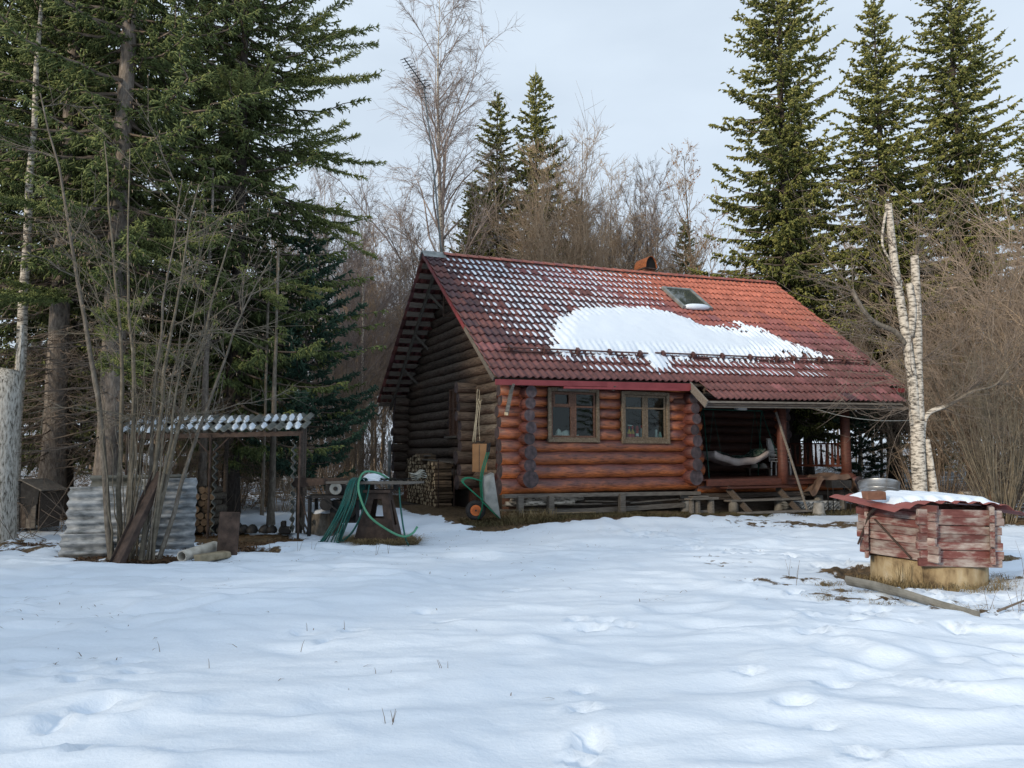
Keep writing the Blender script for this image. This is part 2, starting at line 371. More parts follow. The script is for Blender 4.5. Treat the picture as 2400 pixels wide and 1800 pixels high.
mxn = t.nodes.new('ShaderNodeMixRGB'); mxn.inputs[1].default_value = (.70, .79, .90, 1); t.links.new(soil, mxn.inputs[2]); t.links.new(mr.outputs[0], mxn.inputs[0])
t.links.new(mxn.outputs[0], b.inputs['Base Color']); b.inputs['Roughness'].default_value = .7; b.inputs['Specular IOR Level'].default_value = .2
mh = t.nodes.new('ShaderNodeMath'); mh.operation = 'MULTIPLY_ADD'; mh.inputs[1].default_value = .35; t.links.new(nC, mh.inputs[0]); t.links.new(nB, mh.inputs[2])
mh2 = t.nodes.new('ShaderNodeMath'); mh2.operation = 'MULTIPLY_ADD'; mh2.inputs[1].default_value = -1.2; t.links.new(mr.outputs[0], mh2.inputs[0]); t.links.new(mh.outputs[0], mh2.inputs[2])
nD = noise(t, objvec(t, (1, 1.9, 1), False), 5.5, 7, .62)
mh3 = t.nodes.new('ShaderNodeMath'); mh3.operation = 'MULTIPLY_ADD'; mh3.inputs[1].default_value = .9; t.links.new(nD, mh3.inputs[0]); t.links.new(mh2.outputs[0], mh3.inputs[2])
bump(t, b, mh3.outputs[0], .26, .03)
ground = link('ground', npmesh('ground', np.stack([GX.ravel(), GY.ravel(), GZ.ravel()], 1), F, [GM], True, attr={'bare': bm.ravel()}))
tag(ground, 'snow covered ground of the yard with bare soil patches', None, None, 'structure')
def gz(x, y): return float(terrain(x, y))

# ------------------------------------------------------------------ log house
house = root('log_house', 'red brown log house with clay tile roof, snow patch and corner porch', 'house', (HX, HY, 0), TH)
_lr = random.Random(11)
_logc = {}
def log_mesh(L_, r0, r1, seed, m, sides=14):
    rr = random.Random(seed); n = max(3, int(L_ / .45)); mb = MB(); pts = []; rad = []
    wz = [rr.uniform(-.012, .012) for _ in range(n + 1)]; wy = [rr.uniform(-.012, .012) for _ in range(n + 1)]
    for i in range(n + 1):
        f = i / n; pts.append((L_ * f, wy[i], wz[i])); rad.append((r0 * (1 - f) + r1 * f) * rr.uniform(.965, 1.035))
    mb.tube(pts, rad, sides, 0, True, 1)
    me = mb.mesh('log', [m, END]); me.polygons.foreach_set('use_smooth', [p.material_index == 0 for p in me.polygons]); return me
def log_u(u0, u1, v, z, r, m, name='log'):
    s = _lr.randint(0, 10 ** 6); a = _lr.uniform(.95, 1.06)
    return link(name, log_mesh(u1 - u0, r * a, r * (2 - a), s, m), house, (u0, v, z))
def log_v(v0, v1, u, z, r, m, name='log'):
    s = _lr.randint(0, 10 ** 6); a = _lr.uniform(.95, 1.06)
    return link(name, log_mesh(v1 - v0, r * a, r * (2 - a), s, m), house, (u, v0, z), (0, 0, PI / 2))
FZ = [(.86, .185), (1.2, .172), (1.52, .165), (1.81, .152), (2.1, .148), (2.36, .138), (2.61, .136), (2.86, .134), (3.1, .134), (3.36, .14)]
GZL = [(1.02, .2), (1.34, .163), (1.64, .166), (1.96, .15), (2.23, .145), (2.51, .145), (2.78, .14), (3.05, .14)]
UR = 10.48; VM = 2.7; VR = 8.75; U2 = 4.75
W1 = (.62, 2.02); W2 = (2.7, 4.12)
for z, r in FZ:                                               # front wall
    e = _lr.uniform(-.05, .05)
    if 1.9 < z < 3.3:
        log_u(-.62 + e, W1[0], 0, z, r, LOG_RED); log_u(W1[1], W2[0], 0, z, r, LOG_RED); log_u(W2[1], 5.2 + e, 0, z, r, LOG_RED)
    else: log_u(-.62 + e, 5.22 + e, 0, z, r, LOG_RED)
log_u(5.0, UR + .12, 0, .74, .17, LOG_RED)                     # porch sill
for z, r in FZ:                                               # middle wall, also the back of the porch
    e = _lr.uniform(-.06, .06); log_u(-.6 + e, 4.9, VM, z, r, LOG_GABLE); log_u(4.9, UR + .45, VM, z, r, LOG_PORCH_SHADE)
for z, r in FZ: log_u(-.6 + _lr.uniform(-.06, .06), UR + .5, VR, z, r, LOG_GABLE)
for i, (z, r) in enumerate(GZL):                              # left gable wall
    e = _lr.uniform(-.05, .05)
    log_v(-.43 + e, 1.2, 0, z, r, LOG_STUB)
    g = LOG_GREY if i > 3 else LOG_GABLE
    if 2.2 < z < 3.4: log_v(1.2, 3.88, 0, z, r, g); log_v(4.72, VR + .45, 0, z, r, LOG_GABLE)
    else: log_v(1.2, VR + .45, 0, z, r, g)
    log_v(-.45 - e, .5, U2, z, r, LOG_STUB); log_v(.5, VM + .4, U2, z, r, LOG_PORCH_SHADE)                # wall between room and porch
    log_v(VM - .5 + e, VR + .45, UR, z, r, LOG_RED if z < 9 else LOG_GABLE)
log_v(-.5, VM, UR, .78, .19, LOG_RED)
def slope_v(z): return (z - 3.42) / .79 - .55
zz = 3.32; i = 0
while zz < 6.95:
    r = .145; a = max(-.3, slope_v(zz + .3)); bq = min(VR + .3, 9.4 - (zz + .3 - 3.4) / .85)
    if bq - a < .5: break
    for uu in (0, UR):
        if uu == 0 and zz < 3.5: log_v(a, 3.88, uu, zz, r, LOG_GABLE); log_v(4.72, bq, uu, zz, r, LOG_GABLE)
        else: log_v(a, bq, uu, zz, r, LOG_GABLE)
    zz += .262
# ---- roof
RU0, RU1 = -.98, 12.46; NR = 17
def rf(u, t):
    s = (u - RU0) / (RU1 - RU0); sag = -.05 * math.sin(PI * max(0, min(1, s)))
    return Vector((u, -.55 + 5.17 * t, (3.32 + .28 * s) * (1 - t) + (7.41 + .38 * s + sag) * t))
def rr_(u, t):
    s = (u - RU0) / (RU1 - RU0)
    return Vector((u, 4.62 + 4.78 * (1 - t), (3.35 + .28 * s) * (1 - t) + (7.41 + .38 * s) * t))
def frame(fn, u, t):
    p = fn(u, t); x = (fn(u + .1, t) - p).normalized(); y = (fn(u, t + .01) - p).normalized(); z = x.cross(y).normalized(); y = z.cross(x)
    return Matrix(((x.x, y.x, z.x, p.x), (x.y, y.y, z.y, p.y), (x.z, y.z, z.z, p.z), (0, 0, 0, 1)))
TW, TL_ = .384, 6.6 / NR
NC = 35; TW = (RU1 - RU0) / NC
def tile_geo(K=6):
    xs = np.linspace(0, TW + .012, 2 * K + 1); pr = .03 * np.cos(2 * PI * xs / TW * 2 - .6)
    pr = np.where(pr > 0, pr * 1.15, pr * .8)
    V = []; n = len(xs)
    for y, zb in ((0, .052), (TL_ + .05, .012)):
        for dz in (0, -.016): V += [(x, y, zb + p + dz) for x, p in zip(xs, pr)]
    V = np.array(V); F = []
    for i in range(n - 1):
        F += [(i, i + 1, 2 * n + i + 1, 2 * n + i), (n + i, 3 * n + i, 3 * n + i + 1, n + i + 1), (i, n + i, n + i + 1, i + 1)]
    F += [(0, 2 * n, 3 * n, n), (n - 1, 2 * n - 1, 4 * n - 1, 3 * n - 1)]
    return V, np.array(F)
tV, tF = tile_geo()
TILE = []
for k in range(7):
    f = k / 6
    c = np.array((.07, .036, .044)) * (1 - f) + np.array((.46, .15, .1)) * f
    if k == 2: c = np.array((.2, .08, .085))
    if k == 3: c = np.array((.27, .095, .085))
    TILE.append(mat('clay_tile_%d' % k, [(.25, tuple(c * .6)), (.5, tuple(c)), (.8, tuple(c * 1.4))], 7, (1, 1, 1), .5, .35, var=.1, spec=.45))
tile_me = [npmesh('tile', tV, tF, [m], True) for m in TILE]
for me in tile_me:
    sm = np.ones(len(tF), bool); sm[2::3] = False; me.polygons.foreach_set('use_smooth', sm)
tiles = []
for i in range(-2, NR):
    for j in range(NC):
        u = RU0 + j * TW
        if i < 0 and (u < 4.5 or u > 11.5): continue
        t = i / NR
        # orange tiles high up and to the right, darker tiles to the lower left
        f = .06 + .7 * sstep(u, 1.5, 9.5) * sstep(t, .0, .75) + .3 * sstep(t, .55, 1) * sstep(u, -1, 3) + _lr.gauss(0, .06)
        if t < .2: f = f * .7 + .16
        k = int(max(0, min(6, round(f * 6))))
        m = frame(rf, u, t) @ Matrix.Rotation(_lr.gauss(0, .012), 4, 'Z') @ Matrix.Translation((0, _lr.gauss(0, .006), _lr.uniform(0, .006)))
        tiles.append((i, u, m, k))
tiles.sort(key=lambda q: (h2w(*q[2].translation).xy - Vector((0, 0))).length)
for i, u, m, k in tiles[:300]: link('tile', tile_me[k], house, mtx=m)
def joined(lst, name, parent, mats):
    V = []; Fc = []; mi = []; o = 0
    for m, k in lst:
        A = np.array(m); V.append(tV @ A[:3, :3].T + A[:3, 3]); Fc.append(tF + o); mi.append(np.full(len(tF), k)); o += len(tV)
    ob = link(name, npmesh(name, np.concatenate(V), np.concatenate(Fc), mats, True, np.concatenate(mi)), parent)
    sm = np.ones(len(ob.data.polygons), bool); sm[2::3] = False
    ob.data.polygons.foreach_set('use_smooth', sm); return ob
tag(joined([(m, k) for i, u, m, k in tiles[300:]], 'tile_field', house, TILE), 'upper and far rows of red clay roof tiles', kind='stuff')
rear = []
for i in range(NR):
    for j in range(NC):
        u = RU1 - j * TW
        def rb(uu, t): return rr_(2 * u - uu, t)
        p = rr_(u, i / NR); x = (rr_(u - .1, i / NR) - p).normalized(); y = (rr_(u, i / NR + .01) - p).normalized(); z = x.cross(y)
        rear.append((Matrix(((x.x, y.x, z.x, p.x), (x.y, y.y, z.y, p.y), (x.z, y.z, z.z, p.z), (0, 0, 0, 1))), _lr.choice((1, 2, 2, 3, 3))))
tag(joined(rear, 'rear_tile_field', house, TILE), 'tiles of the rear roof slope', kind='stuff')
for i in range(NR + 1):                                       # battens under the overhang
    t = min(1, i / NR + .01)
    for fn, q in ((rr_, 1), (rf, 1)):
        mb = MB(); a = fn(-.93 + _lr.uniform(-.03, .05), t) - Vector((0, 0, .085)); c = fn(12.3, t) - Vector((0, 0, .085)); q_ = (fn(0, .6) - fn(0, .5)).normalized(); mb.bar(a, c, .17, .04, 0, q_.cross(Vector((1, 0, 0))))
        mb.obj('batten', BATTEN if fn is rr_ else WOOD_DARK, house)
for uu in (-.52, 2.2, 5.0, 7.8, 10.9, 12.0):
    for fn in (rr_, rf):
        mb = MB(); mb.bar(fn(uu, -.005) - Vector((0, 0, .17)), fn(uu, .97) - Vector((0, 0, .17)), .06, .13); mb.obj('rafter', WOOD_GREY if uu < 0 else WOOD_DARK, house)
for t in (.82, .55, .31, .09):                                # struts from the gable wall to the barge rafter
    p = rr_(-.5, t) - Vector((0, 0, .24)); mb = MB(); mb.bar(p, (.02, p.y - .25, p.z - .62), .05, .08); mb.obj('strut', WOOD_GREY, house)
for t in (.7, .35):
    p = rf(-.5, t) - Vector((0, 0, .24)); mb = MB(); mb.bar(p, (.02, p.y + .2, p.z - .5), .05, .08); mb.obj('strut', WOOD_DARK, house)
# verge board, fascias, ridge
for k in range(NR):
    mb = MB(); a = rf(RU0 - .012, k / NR) - Vector((0, 0, .02)); c = rf(RU0 - .012, (k + .97) / NR) - Vector((0, 0, .02)); mb.bar(a, c, .025, .1)
    mb.obj('verge_strip', RED_PAINT if k > 5 else WOOD_GREY, house)
for (u0, u1, dz, v, h) in ((-.97, 2.0, -.06, -.585, .13), (2.0, 4.5, -.08, -.59, .17), (11.62, 12.45, -.06, -.585, .13)):
    mb = MB(); a = rf(u0, 0); c = rf(u1, 0); mb.bar((u0, v, a.z + dz - .03), (u1, v, c.z + dz - .03), .02, h); soft(mb.obj('fascia', RED_PAINT, house), .006)
mb = MB(); mb.bar((.8, -.575, 3.17), (4.45, -.575, 3.24), .06, .05); mb.obj('fascia_trim', RED_PAINT, house)
n = 35; s0 = -.35; d = (RU1 - s0) / n
for k in range(n):
    a = rf(s0 + k * d - .02, 1); c = rf(s0 + (k + 1) * d + .02, 1); mb = MB(); V = []
    for q, (P, rr0) in enumerate(((a, .135), (c, .12))):
        for j in range(9):
            g = PI * j / 8; V.append((P.x, P.y + math.cos(g) * rr0 * 1.05, P.z + .02 + math.sin(g) * rr0 * .8 + (.012 if q == 0 else 0)))
    mb.add(V, [(j, j + 1, 9 + j + 1, 9 + j) for j in range(8)] + [tuple(range(9))]); mb.obj('ridge_tile', TILE[_lr.choice((3, 4, 4, 5))], house, smooth=False)
mb = MB(); a = rf(RU0 - .05, 1); c = rf(-.33, 1)
mb.add([(a.x, a.y - .24, a.z - .1), (a.x, a.y, a.z + .13), (a.x, a.y + .24, a.z - .1), (c.x, c.y - .24, c.z - .1), (c.x, c.y, c.z + .13), (c.x, c.y + .24, c.z - .1)], [(0, 1, 4, 3), (1, 2, 5, 4)])
mb.obj('ridge_cap', GALV_DULL, house)['label'] = 'grey sheet metal cap at the left end of the ridge'
# porch eave: verge board, eave board, beam, ceiling
mb = MB(); a = rf(4.52, .01); c = rf(4.52, -2.05 / NR); mb.bar(a - Vector((0, 0, .1)), c - Vector((0, 0, .1)), .05, .2); soft(mb.obj('verge_board', WOOD_GREY, house))
a = rf(4.55, -2 / NR); c = rf(11.6, -2 / NR)
for q, (dz, dv, hh) in enumerate(((-.05, .02, .05), (-.11, .06, .05), (-.165, .1, .045))):
    mb = MB(); mb.bar((a.x, a.y + dv, a.z + dz), (c.x, c.y + dv, c.z + dz), .04, hh); mb.obj('eave_board', WOOD_GREY if q != 1 else WOOD_DARK, house)
mb = MB(); mb.tube([(4.3, -.05, 2.98), (8, -.08, 3.0), (11.4, -.05, 3.08)], .11, 12); mb.obj('beam', WOOD_RED, house, smooth=True)
for k in range(12):
    v0 = -.85 + k * .3; mb = MB(); mb.box((7.7, v0 + .14, 3.16 + .0 * k), (5.9, .285, .02)); mb.obj('ceiling_board', WOOD_DARK, house)
# porch floor
for k in range(15):
    v0 = -.38 + k * .2; mb = MB(); mb.box(((4.95 + UR) / 2, v0 + .097, .935), (UR - 4.95, .194, .04)); mb.obj('floor_board', WOOD_RED, house)
mb = MB(); mb.box((6.4, -.4, .87), (2.6, .05, .17)); mb.obj('floor_edge_board', WOOD_RED, house)
mb = MB(); mb.box((9.0, -.3, .86), (2.4, .05, .15)); mb.obj('floor_edge_board', WOOD_RED, house)
def post(u, v, z0, z1, r):
    mb = MB(); mb.tube([(u, v, z0), (u + .01, v, z0 + .5), (u, v, z0 + 1.2), (u + .01, v, z1)], [r * 1.06, r, r * .98, r * .93], 14); return mb.obj('post', WOOD_RED, house, smooth=True)
post(7.74, -.36, .80, 2.92, .135); post(10.5, -.05, .95, 2.98, .14)
mb = MB(); mb.lathe([(.26, 0), (.24, .06), (.15, .12)], 14, c=(10.5, -.05, .95)); mb.obj('post_foot', WOOD_RED, house, smooth=True)
rail = link('railing', MB().bar((UR, .06, 1.92), (UR, 2.3, 1.94), .09, .045).mesh('railing', [WOOD_RED]), house)
MB().bar((UR, .06, 1.27), (UR, 2.3, 1.26), .06, .07).obj('bottom_rail', WOOD_RED, rail)
for k in range(10):
    v = .22 + k * .21; mb = MB()
    prof = [(-.045, 1.3), (-.06, 1.38), (-.035, 1.55), (-.022, 1.75), (-.035, 1.9), (.035, 1.9), (.022, 1.75), (.035, 1.55), (.06, 1.38), (.045, 1.3)]
    mb.add([(UR - .015, v + p[0], p[1]) for p in prof] + [(UR + .015, v + p[0], p[1]) for p in prof], [tuple(range(10)), tuple(reversed(range(10, 20)))] + [(i, 10 + i, 10 + (i + 1) % 10, (i + 1) % 10) for i in range(10)])
    mb.obj('baluster', WOOD_RED, rail)
# steps
st = link('steps', MB().bar((5.75, -.42, .72), (5.85, -1.25, .04), .05, .15).mesh('steps', [WOOD_DARK]), house)
MB().bar((7.45, -.42, .70), (7.5, -1.25, .03), .05, .15).obj('stringer', WOOD_DARK, st)
for (u0, u1, v, z) in ((5.55, 7.7, -.5, .735), (5.4, 7.8, -.82, .42), (5.5, 7.85, -1.18, .13)):
    mb = MB(); mb.box(((u0 + u1) / 2, v, z), (u1 - u0, .3, .045)); soft(mb.obj('tread', WOOD_RED if z > .6 else WOOD_GREY, st))
# footing: ledge beam, stub posts
mb = MB(); mb.bar((-.6, -.22, .645), (5.0, -.2, .6), .16, .09); soft(mb.obj('ledge_beam', WOOD_GREY, house))
mb = MB(); mb.bar((5.0, -.05, .52), (10.6, -.05, .5), .16, .12); soft(mb.obj('ledge_beam', WOOD_DARK, house))
for u, wd in ((-.21, .14), (.58, .14), (2.56, .15)):
    mb = MB(); mb.box((u, -.3, .34), (wd, .13, .6)); soft(mb.jit(.006, int(u * 10)).obj('stub_post', WOOD_GREY, house))
for u in (4.7, 6.3, 7.9, 9.4, 10.3):
    mb = MB(); mb.tube([(u, 0, -.1), (u, 0, .56)], .13, 14); mb.obj('pier', CONC, house, smooth=True)
for u, v in ((0, 2.7), (0, 5.5), (0, 8.6), (-.1, .3)):
    mb = MB(); mb.box((u, v, .35), (.4, .4, .75)); mb.obj('pier', BRICK, house)
mb = MB(); mb.box((5.2, 4.4, .35), (10.2, 8.2, .7)); mb.obj('foundation', WOOD_DARK, house)
# windows
GLASS, t, b = nodemat('window_glass')
_tr = t.nodes.new('ShaderNodeBsdfTransparent'); _tr.inputs[0].default_value = (.8, .86, .84, 1); _gl = t.nodes.new('ShaderNodeBsdfGlossy'); _gl.inputs['Roughness'].default_value = .02
_fr = t.nodes.new('ShaderNodeFresnel'); _fr.inputs['IOR'].default_value = 1.36; _ms = t.nodes.new('ShaderNodeMixShader'); t.links.new(_fr.outputs[0], _ms.inputs[0]); t.links.new(_tr.outputs[0], _ms.inputs[1]); t.links.new(_gl.outputs[0], _ms.inputs[2]); t.links.new(_ms.outputs[0], t.nodes['Material Output'].inputs[0]); t.nodes.remove(b)
FR_OLD = mat('old_brown_window_paint', [(.3, (.06, .03, .02)), (.6, (.14, .075, .05)), (.8, (.24, .2, .16))], 9, (3, 3, 3), .7, .3)
FR_GREY = mat('peeling_window_paint', [(.3, (.08, .056, .036)), (.6, (.19, .145, .1)), (.8, (.33, .28, .22))], 9, (3, 3, 3), .8, .4)
def window(u0, u1, z0, z1, caz, sash, upper, fanlight, label):
    wn = link('window', MB().box(((u0 + u1) / 2, -.13, z0 + .04), (u1 - u0 - .02, .12, .07)).mesh('window', [FR_GREY]), house); wn['label'] = label
    cw = .09
    for nm, c, d in (('casing', (u0 + cw / 2, -.15, (z0 + z1) / 2), (cw, .05, z1 - z0)), ('casing', (u1 - cw / 2, -.15, (z0 + z1) / 2), (cw, .05, z1 - z0)),
                     ('casing', ((u0 + u1) / 2, -.152, z1 - cw / 2 + .01), (u1 - u0 - 2 * cw, .05, cw)), ('casing', ((u0 + u1) / 2, -.155, z0 + .075), (u1 - u0 - 2 * cw, .06, .08))):
        soft(MB().box(c, d).jit(.003, 3).obj(nm, caz, wn), .006)
    um = (u0 + u1) / 2; a0, a1, c0, c1 = u0 + cw + .01, u1 - cw - .01, z0 + .12, z1 - cw
    MB().box((um, -.1, (c0 + c1) / 2), (.07, .05, c1 - c0)).obj('mullion', sash, wn)
    for s0, s1 in ((a0, um - .035), (um + .035, a1)):
        s = .045; y = -.105; mb = MB()
        for c, d in (((s0 + s / 2, y, (c0 + c1) / 2), (s, .04, c1 - c0)), ((s1 - s / 2, y, (c0 + c1) / 2), (s, .04, c1 - c0)), (((s0 + s1) / 2, y, c0 + s / 2), (s1 - s0 - 2 * s, .04, s)), (((s0 + s1) / 2, y, c1 - s / 2), (s1 - s0 - 2 * s, .04, s)), (((s0 + s1) / 2, y, upper), (s1 - s0 - 2 * s, .036, .04))): mb.box(c, d)
        if fanlight and s0 == a0:
            for c, d in (((s0 + s + .03, y - .012, (upper + c1) / 2), (.05, .05, c1 - upper)), ((s1 - s - .03, y - .012, (upper + c1) / 2), (.05, .05, c1 - upper)), (((s0 + s1) / 2, y - .012, upper + .03), (s1 - s0 - 2 * s - .1, .05, .05)), (((s0 + s1) / 2, y - .012, c1 - .04), (s1 - s0 - 2 * s - .1, .05, .05))): mb.box(c, d)
        sa = mb.obj('sash', sash, wn)
        for q0, q1 in ((c0 + s, upper - .02), (upper + .02, c1 - s)):
            MB().box(((s0 + s1) / 2, -.09, (q0 + q1) / 2), (s1 - s0 - 2 * s - .004, .005, q1 - q0 - .004)).obj('pane', GLASS, sa)
    # reveal lining, sill board inside
    MB().box((um, .09, z0 + .07), (u1 - u0 - .1, .36, .03)).obj('sill', WHITE_PL, wn)
    for c, d in (((u0 + .02, .05, (z0 + z1) / 2), (.03, .3, z1 - z0)), ((u1 - .02, .05, (z0 + z1) / 2), (.03, .3, z1 - z0)), ((um, .05, z1 - .02), (u1 - u0 - .07, .3, .03))): MB().box(c, d).obj('reveal_board', WOOD_DARK, wn)
    return wn
w1 = window(.6, 2.03, 1.89, 3.2, FR_GREY, FR_OLD, 2.76, True, 'left front window with peeling grey casing and a small fanlight')
MB().box((1.28, -.19, 3.155), (.86, .02, .055)).obj('cover_strip', WOOD_GREY, w1)
w2 = window(2.68, 4.14, 1.87, 3.18, FR_GREY, FR_GREY, 2.77, False, 'right front window with four panes and bare wood sashes')
wg = link('window', MB().box((-.02, 4.3, 2.82), (.1, .8, 1.35)).mesh('window', [FR_OLD]), house); wg['label'] = 'narrow brown boarded window in the dark gable wall'
for v in (3.93, 4.3, 4.67): MB().box((-.09, v, 2.82), (.06, .07, 1.35)).obj('casing', FR_OLD, wg)
for z in (2.16, 2.9, 3.46): MB().box((-.092, 4.3, z), (.05, .66, .05)).obj('casing', FR_OLD, wg)
MB().box((-.13, 4.3, 2.1), (.2, 1.0, .05)).obj('sill', WOOD_GREY, wg)
MB().box((2.4, 1.2, 2.0), (4.6, .02, 2.6)).obj('room_dark_sheet', mat('painted_room_dark', (.012, .014, .014), 3, bmp=0, var=0), house)  # black sheet added behind the windows, painting the dark of the unlit room
# skylight
m = frame(rf, 6.82, (2.72 + .55) / 5.17); sk = link('skylight', MB().box((.56, .03, .1), (1.16, .1, .09)).box((.56, 1.28, .1), (1.16, .1, .09)).box((.03, .655, .1), (.1, 1.15, .09)).box((1.09, .655, .1), (.1, 1.15, .09)).mesh('skylight', [GALV_DULL]), house, mtx=m)
SKYG, t, b = nodemat('skylight_glass'); b.inputs['Base Color'].default_value = (.05, .06, .055, 1); b.inputs['Roughness'].default_value = .04; b.inputs['Specular IOR Level'].default_value = .6
MB().box((.56, .655, .115), (.96, 1.15, .01)).obj('pane', SKYG, sk)
mb = MB(); mb.tube(curve([(.1, .02, .11), (.5, -.02, .15), (1.0, .03, .13)], 5), [.05, .08, .09, .1, .1, .1, .1, .1, .09, .07, .05], 8); o = mb.obj('skylight_snow', SNOW, sk, smooth=True); o['kind'] = 'stuff'
# chimney
ch = link('chimney', MB().box((7.15, 5.1, 7.24), (.42, .46, 1.3)).mesh('chimney', [BRICK]), house)
MB().box((7.15, 5.1, 7.89), (.5, .6, .04)).obj('cap_plate', RUST, ch)
mb = MB(); V = []
for y in (4.74, 5.46):
    for rr0 in (.23, .222):
        for j in range(13):
            g = PI * j / 12; V.append((7.15 + math.cos(g) * rr0, y, 7.9 + math.sin(g) * rr0 * 1.75))
Fq = []
for j in range(12): Fq += [(j, j + 1, 26 + j + 1, 26 + j), (13 + j, 39 + j, 39 + j + 1, 13 + j + 1), (j, 13 + j, 13 + j + 1, j + 1), (26 + j, 27 + j, 40 + j, 39 + j)]
mb.add(V, Fq); o = mb.obj('barrel_cowl', RUST_OR, ch); o['label'] = 'rusty orange barrel shaped cowl'
MB().prism([(7.15 + math.cos(PI * j / 12) * .215, 7.91 + math.sin(PI * j / 12) * .215 * 1.75) for j in range(13)], 4.8, 5.44).obj('cowl_dark_fill', mat('painted_opening_dark', (.006, .006, .006), 3, bmp=0, var=0), ch)  # solid black fill that paints the shade inside the open cowl
# snow guards
def guard(u0, u1, t0, label):
    g = None
    for q, (dz, dy) in enumerate(((.15, -.02), (.08, -.06))):
        mb = MB(); m = frame(rf, u0, t0); pts = [m @ Vector((0, dy, dz)), frame(rf, u1 - (.12 if q else 0), t0) @ Vector((0, dy, dz))]; mb.tube(pts, .021, 8)
        if g is None: g = mb.obj('snow_guard', BROWN_METAL, house); g['label'] = label
        else: mb.obj('rail', BROWN_METAL, g)
    mb = MB(); mb.tube([frame(rf, u0 + .1, t0) @ Vector((0, -.12, .06)), frame(rf, u1 - .1, t0) @ Vector((0, -.12, .06))], .009, 5); mb.obj('mesh_strip', BROWN_METAL, g)
    n = max(2, int((u1 - u0) / 1.05))
    for k in range(n + 1):
        u = u0 + .25 + (u1 - u0 - .5) * k / n; m = frame(rf, u, t0)
        MB().prism([(-.04, .02), (.04, .02), (.04, .2), (-.04, .2)], -.11, .04).obj('bracket', BROWN_METAL, g).matrix_local = m
guard(-.45, 3.8, .178, 'left snow guard rail on the roof'); guard(4.06, 8.55, .185, 'middle snow guard rail holding back the snow'); guard(8.7, 12.3, .19, 'right snow guard rail')
# ---- snow on the roof
poly = np.array([(.9, .30), (1.25, .9), (1.75, 1.6), (2.7, 2.3), (3.9, 2.5), (5.2, 2.62), (6.2, 2.5), (6.9, 1.85), (8.0, 1.8), (8.34, 2.2), (9.2, 1.75), (9.8, 1.15), (10.9, .5), (10.3, .36), (4.4, .3), (4.1, -.05), (3.75, -.2), (3.6, .25)])
gu, gv = np.meshgrid(np.arange(.4, 11.2, .045), np.arange(-.35, 2.95, .045))
def sdist(px, py, P):
    d = np.full(px.shape, 1e9); ins = np.zeros(px.shape, bool)
    for i in range(len(P)):
        a = P[i]; c = P[(i + 1) % len(P)]; e = c - a; t = np.clip(((px - a[0]) * e[0] + (py - a[1]) * e[1]) / (e @ e), 0, 1)
        d = np.minimum(d, np.hypot(px - a[0] - t * e[0], py - a[1] - t * e[1]))
        cond = (a[1] > py) != (c[1] > py)
        with np.errstate(divide='ignore', invalid='ignore'): xi = a[0] + (py - a[1]) / (c[1] - a[1]) * (c[0] - a[0])
        ins ^= cond & (px < xi)
    return np.where(ins, d, -d)
sdv = sdist(gu, gv, poly)
wave = np.cos(2 * PI * (gu - RU0) / TW * 2 - .6)
rowp = ((gv + .55) / 5.17 * NR) % 1
streak = sstep(gu, 6.5, 9.5)
sdv = sdv + (fbm(gu * 3, gv * 3, 77) - .5) * .35 - wave * (.05 + .24 * streak) - .1 * np.exp(-(rowp / .14) ** 2) * (1 + 1.2 * streak) - .34 * streak * (fbm(gu * 2.2, gv * 2, 55))
T = (gv + .55) / 5.17; S = (gu - RU0) / (RU1 - RU0)
zb = (3.32 + .28 * S) * (1 - T) + (7.41 + .38 * S - .05 * np.sin(PI * np.clip(S, 0, 1))) * T
th = .11 * sstep(sdv, .0, .5) + .085 * sstep(sdv, -.07, .05)
nz = np.array((0, -.62, .785))
hgt = -.02 + .04 + th + (fbm(gu * 1.5, gv * 2.5, 12) - .5) * .05 * sstep(sdv, .1, .6)
X = gu; Y = gv + hgt * nz[1] * .6; Z = zb + hgt * nz[2]
ok = sdv > -.08; r_, c_ = sdv.shape; idx = np.arange(r_ * c_).reshape(r_, c_)
keep = ok[:-1, :-1] & ok[1:, :-1] & ok[:-1, 1:] & ok[1:, 1:]
Fs = np.stack([idx[:-1, :-1], idx[:-1, 1:], idx[1:, 1:], idx[1:, :-1]], -1)[keep]
V = np.stack([X, Y, Z], -1).reshape(-1, 3); used = np.unique(Fs); mp_ = -np.ones(len(V), int); mp_[used] = np.arange(len(used))
o = link('roof_snow', npmesh('roof_snow', V[used], mp_[Fs], [SNOW], True), house); o['kind'] = 'stuff'; o['label'] = 'large white snow patch lying above the snow guards'
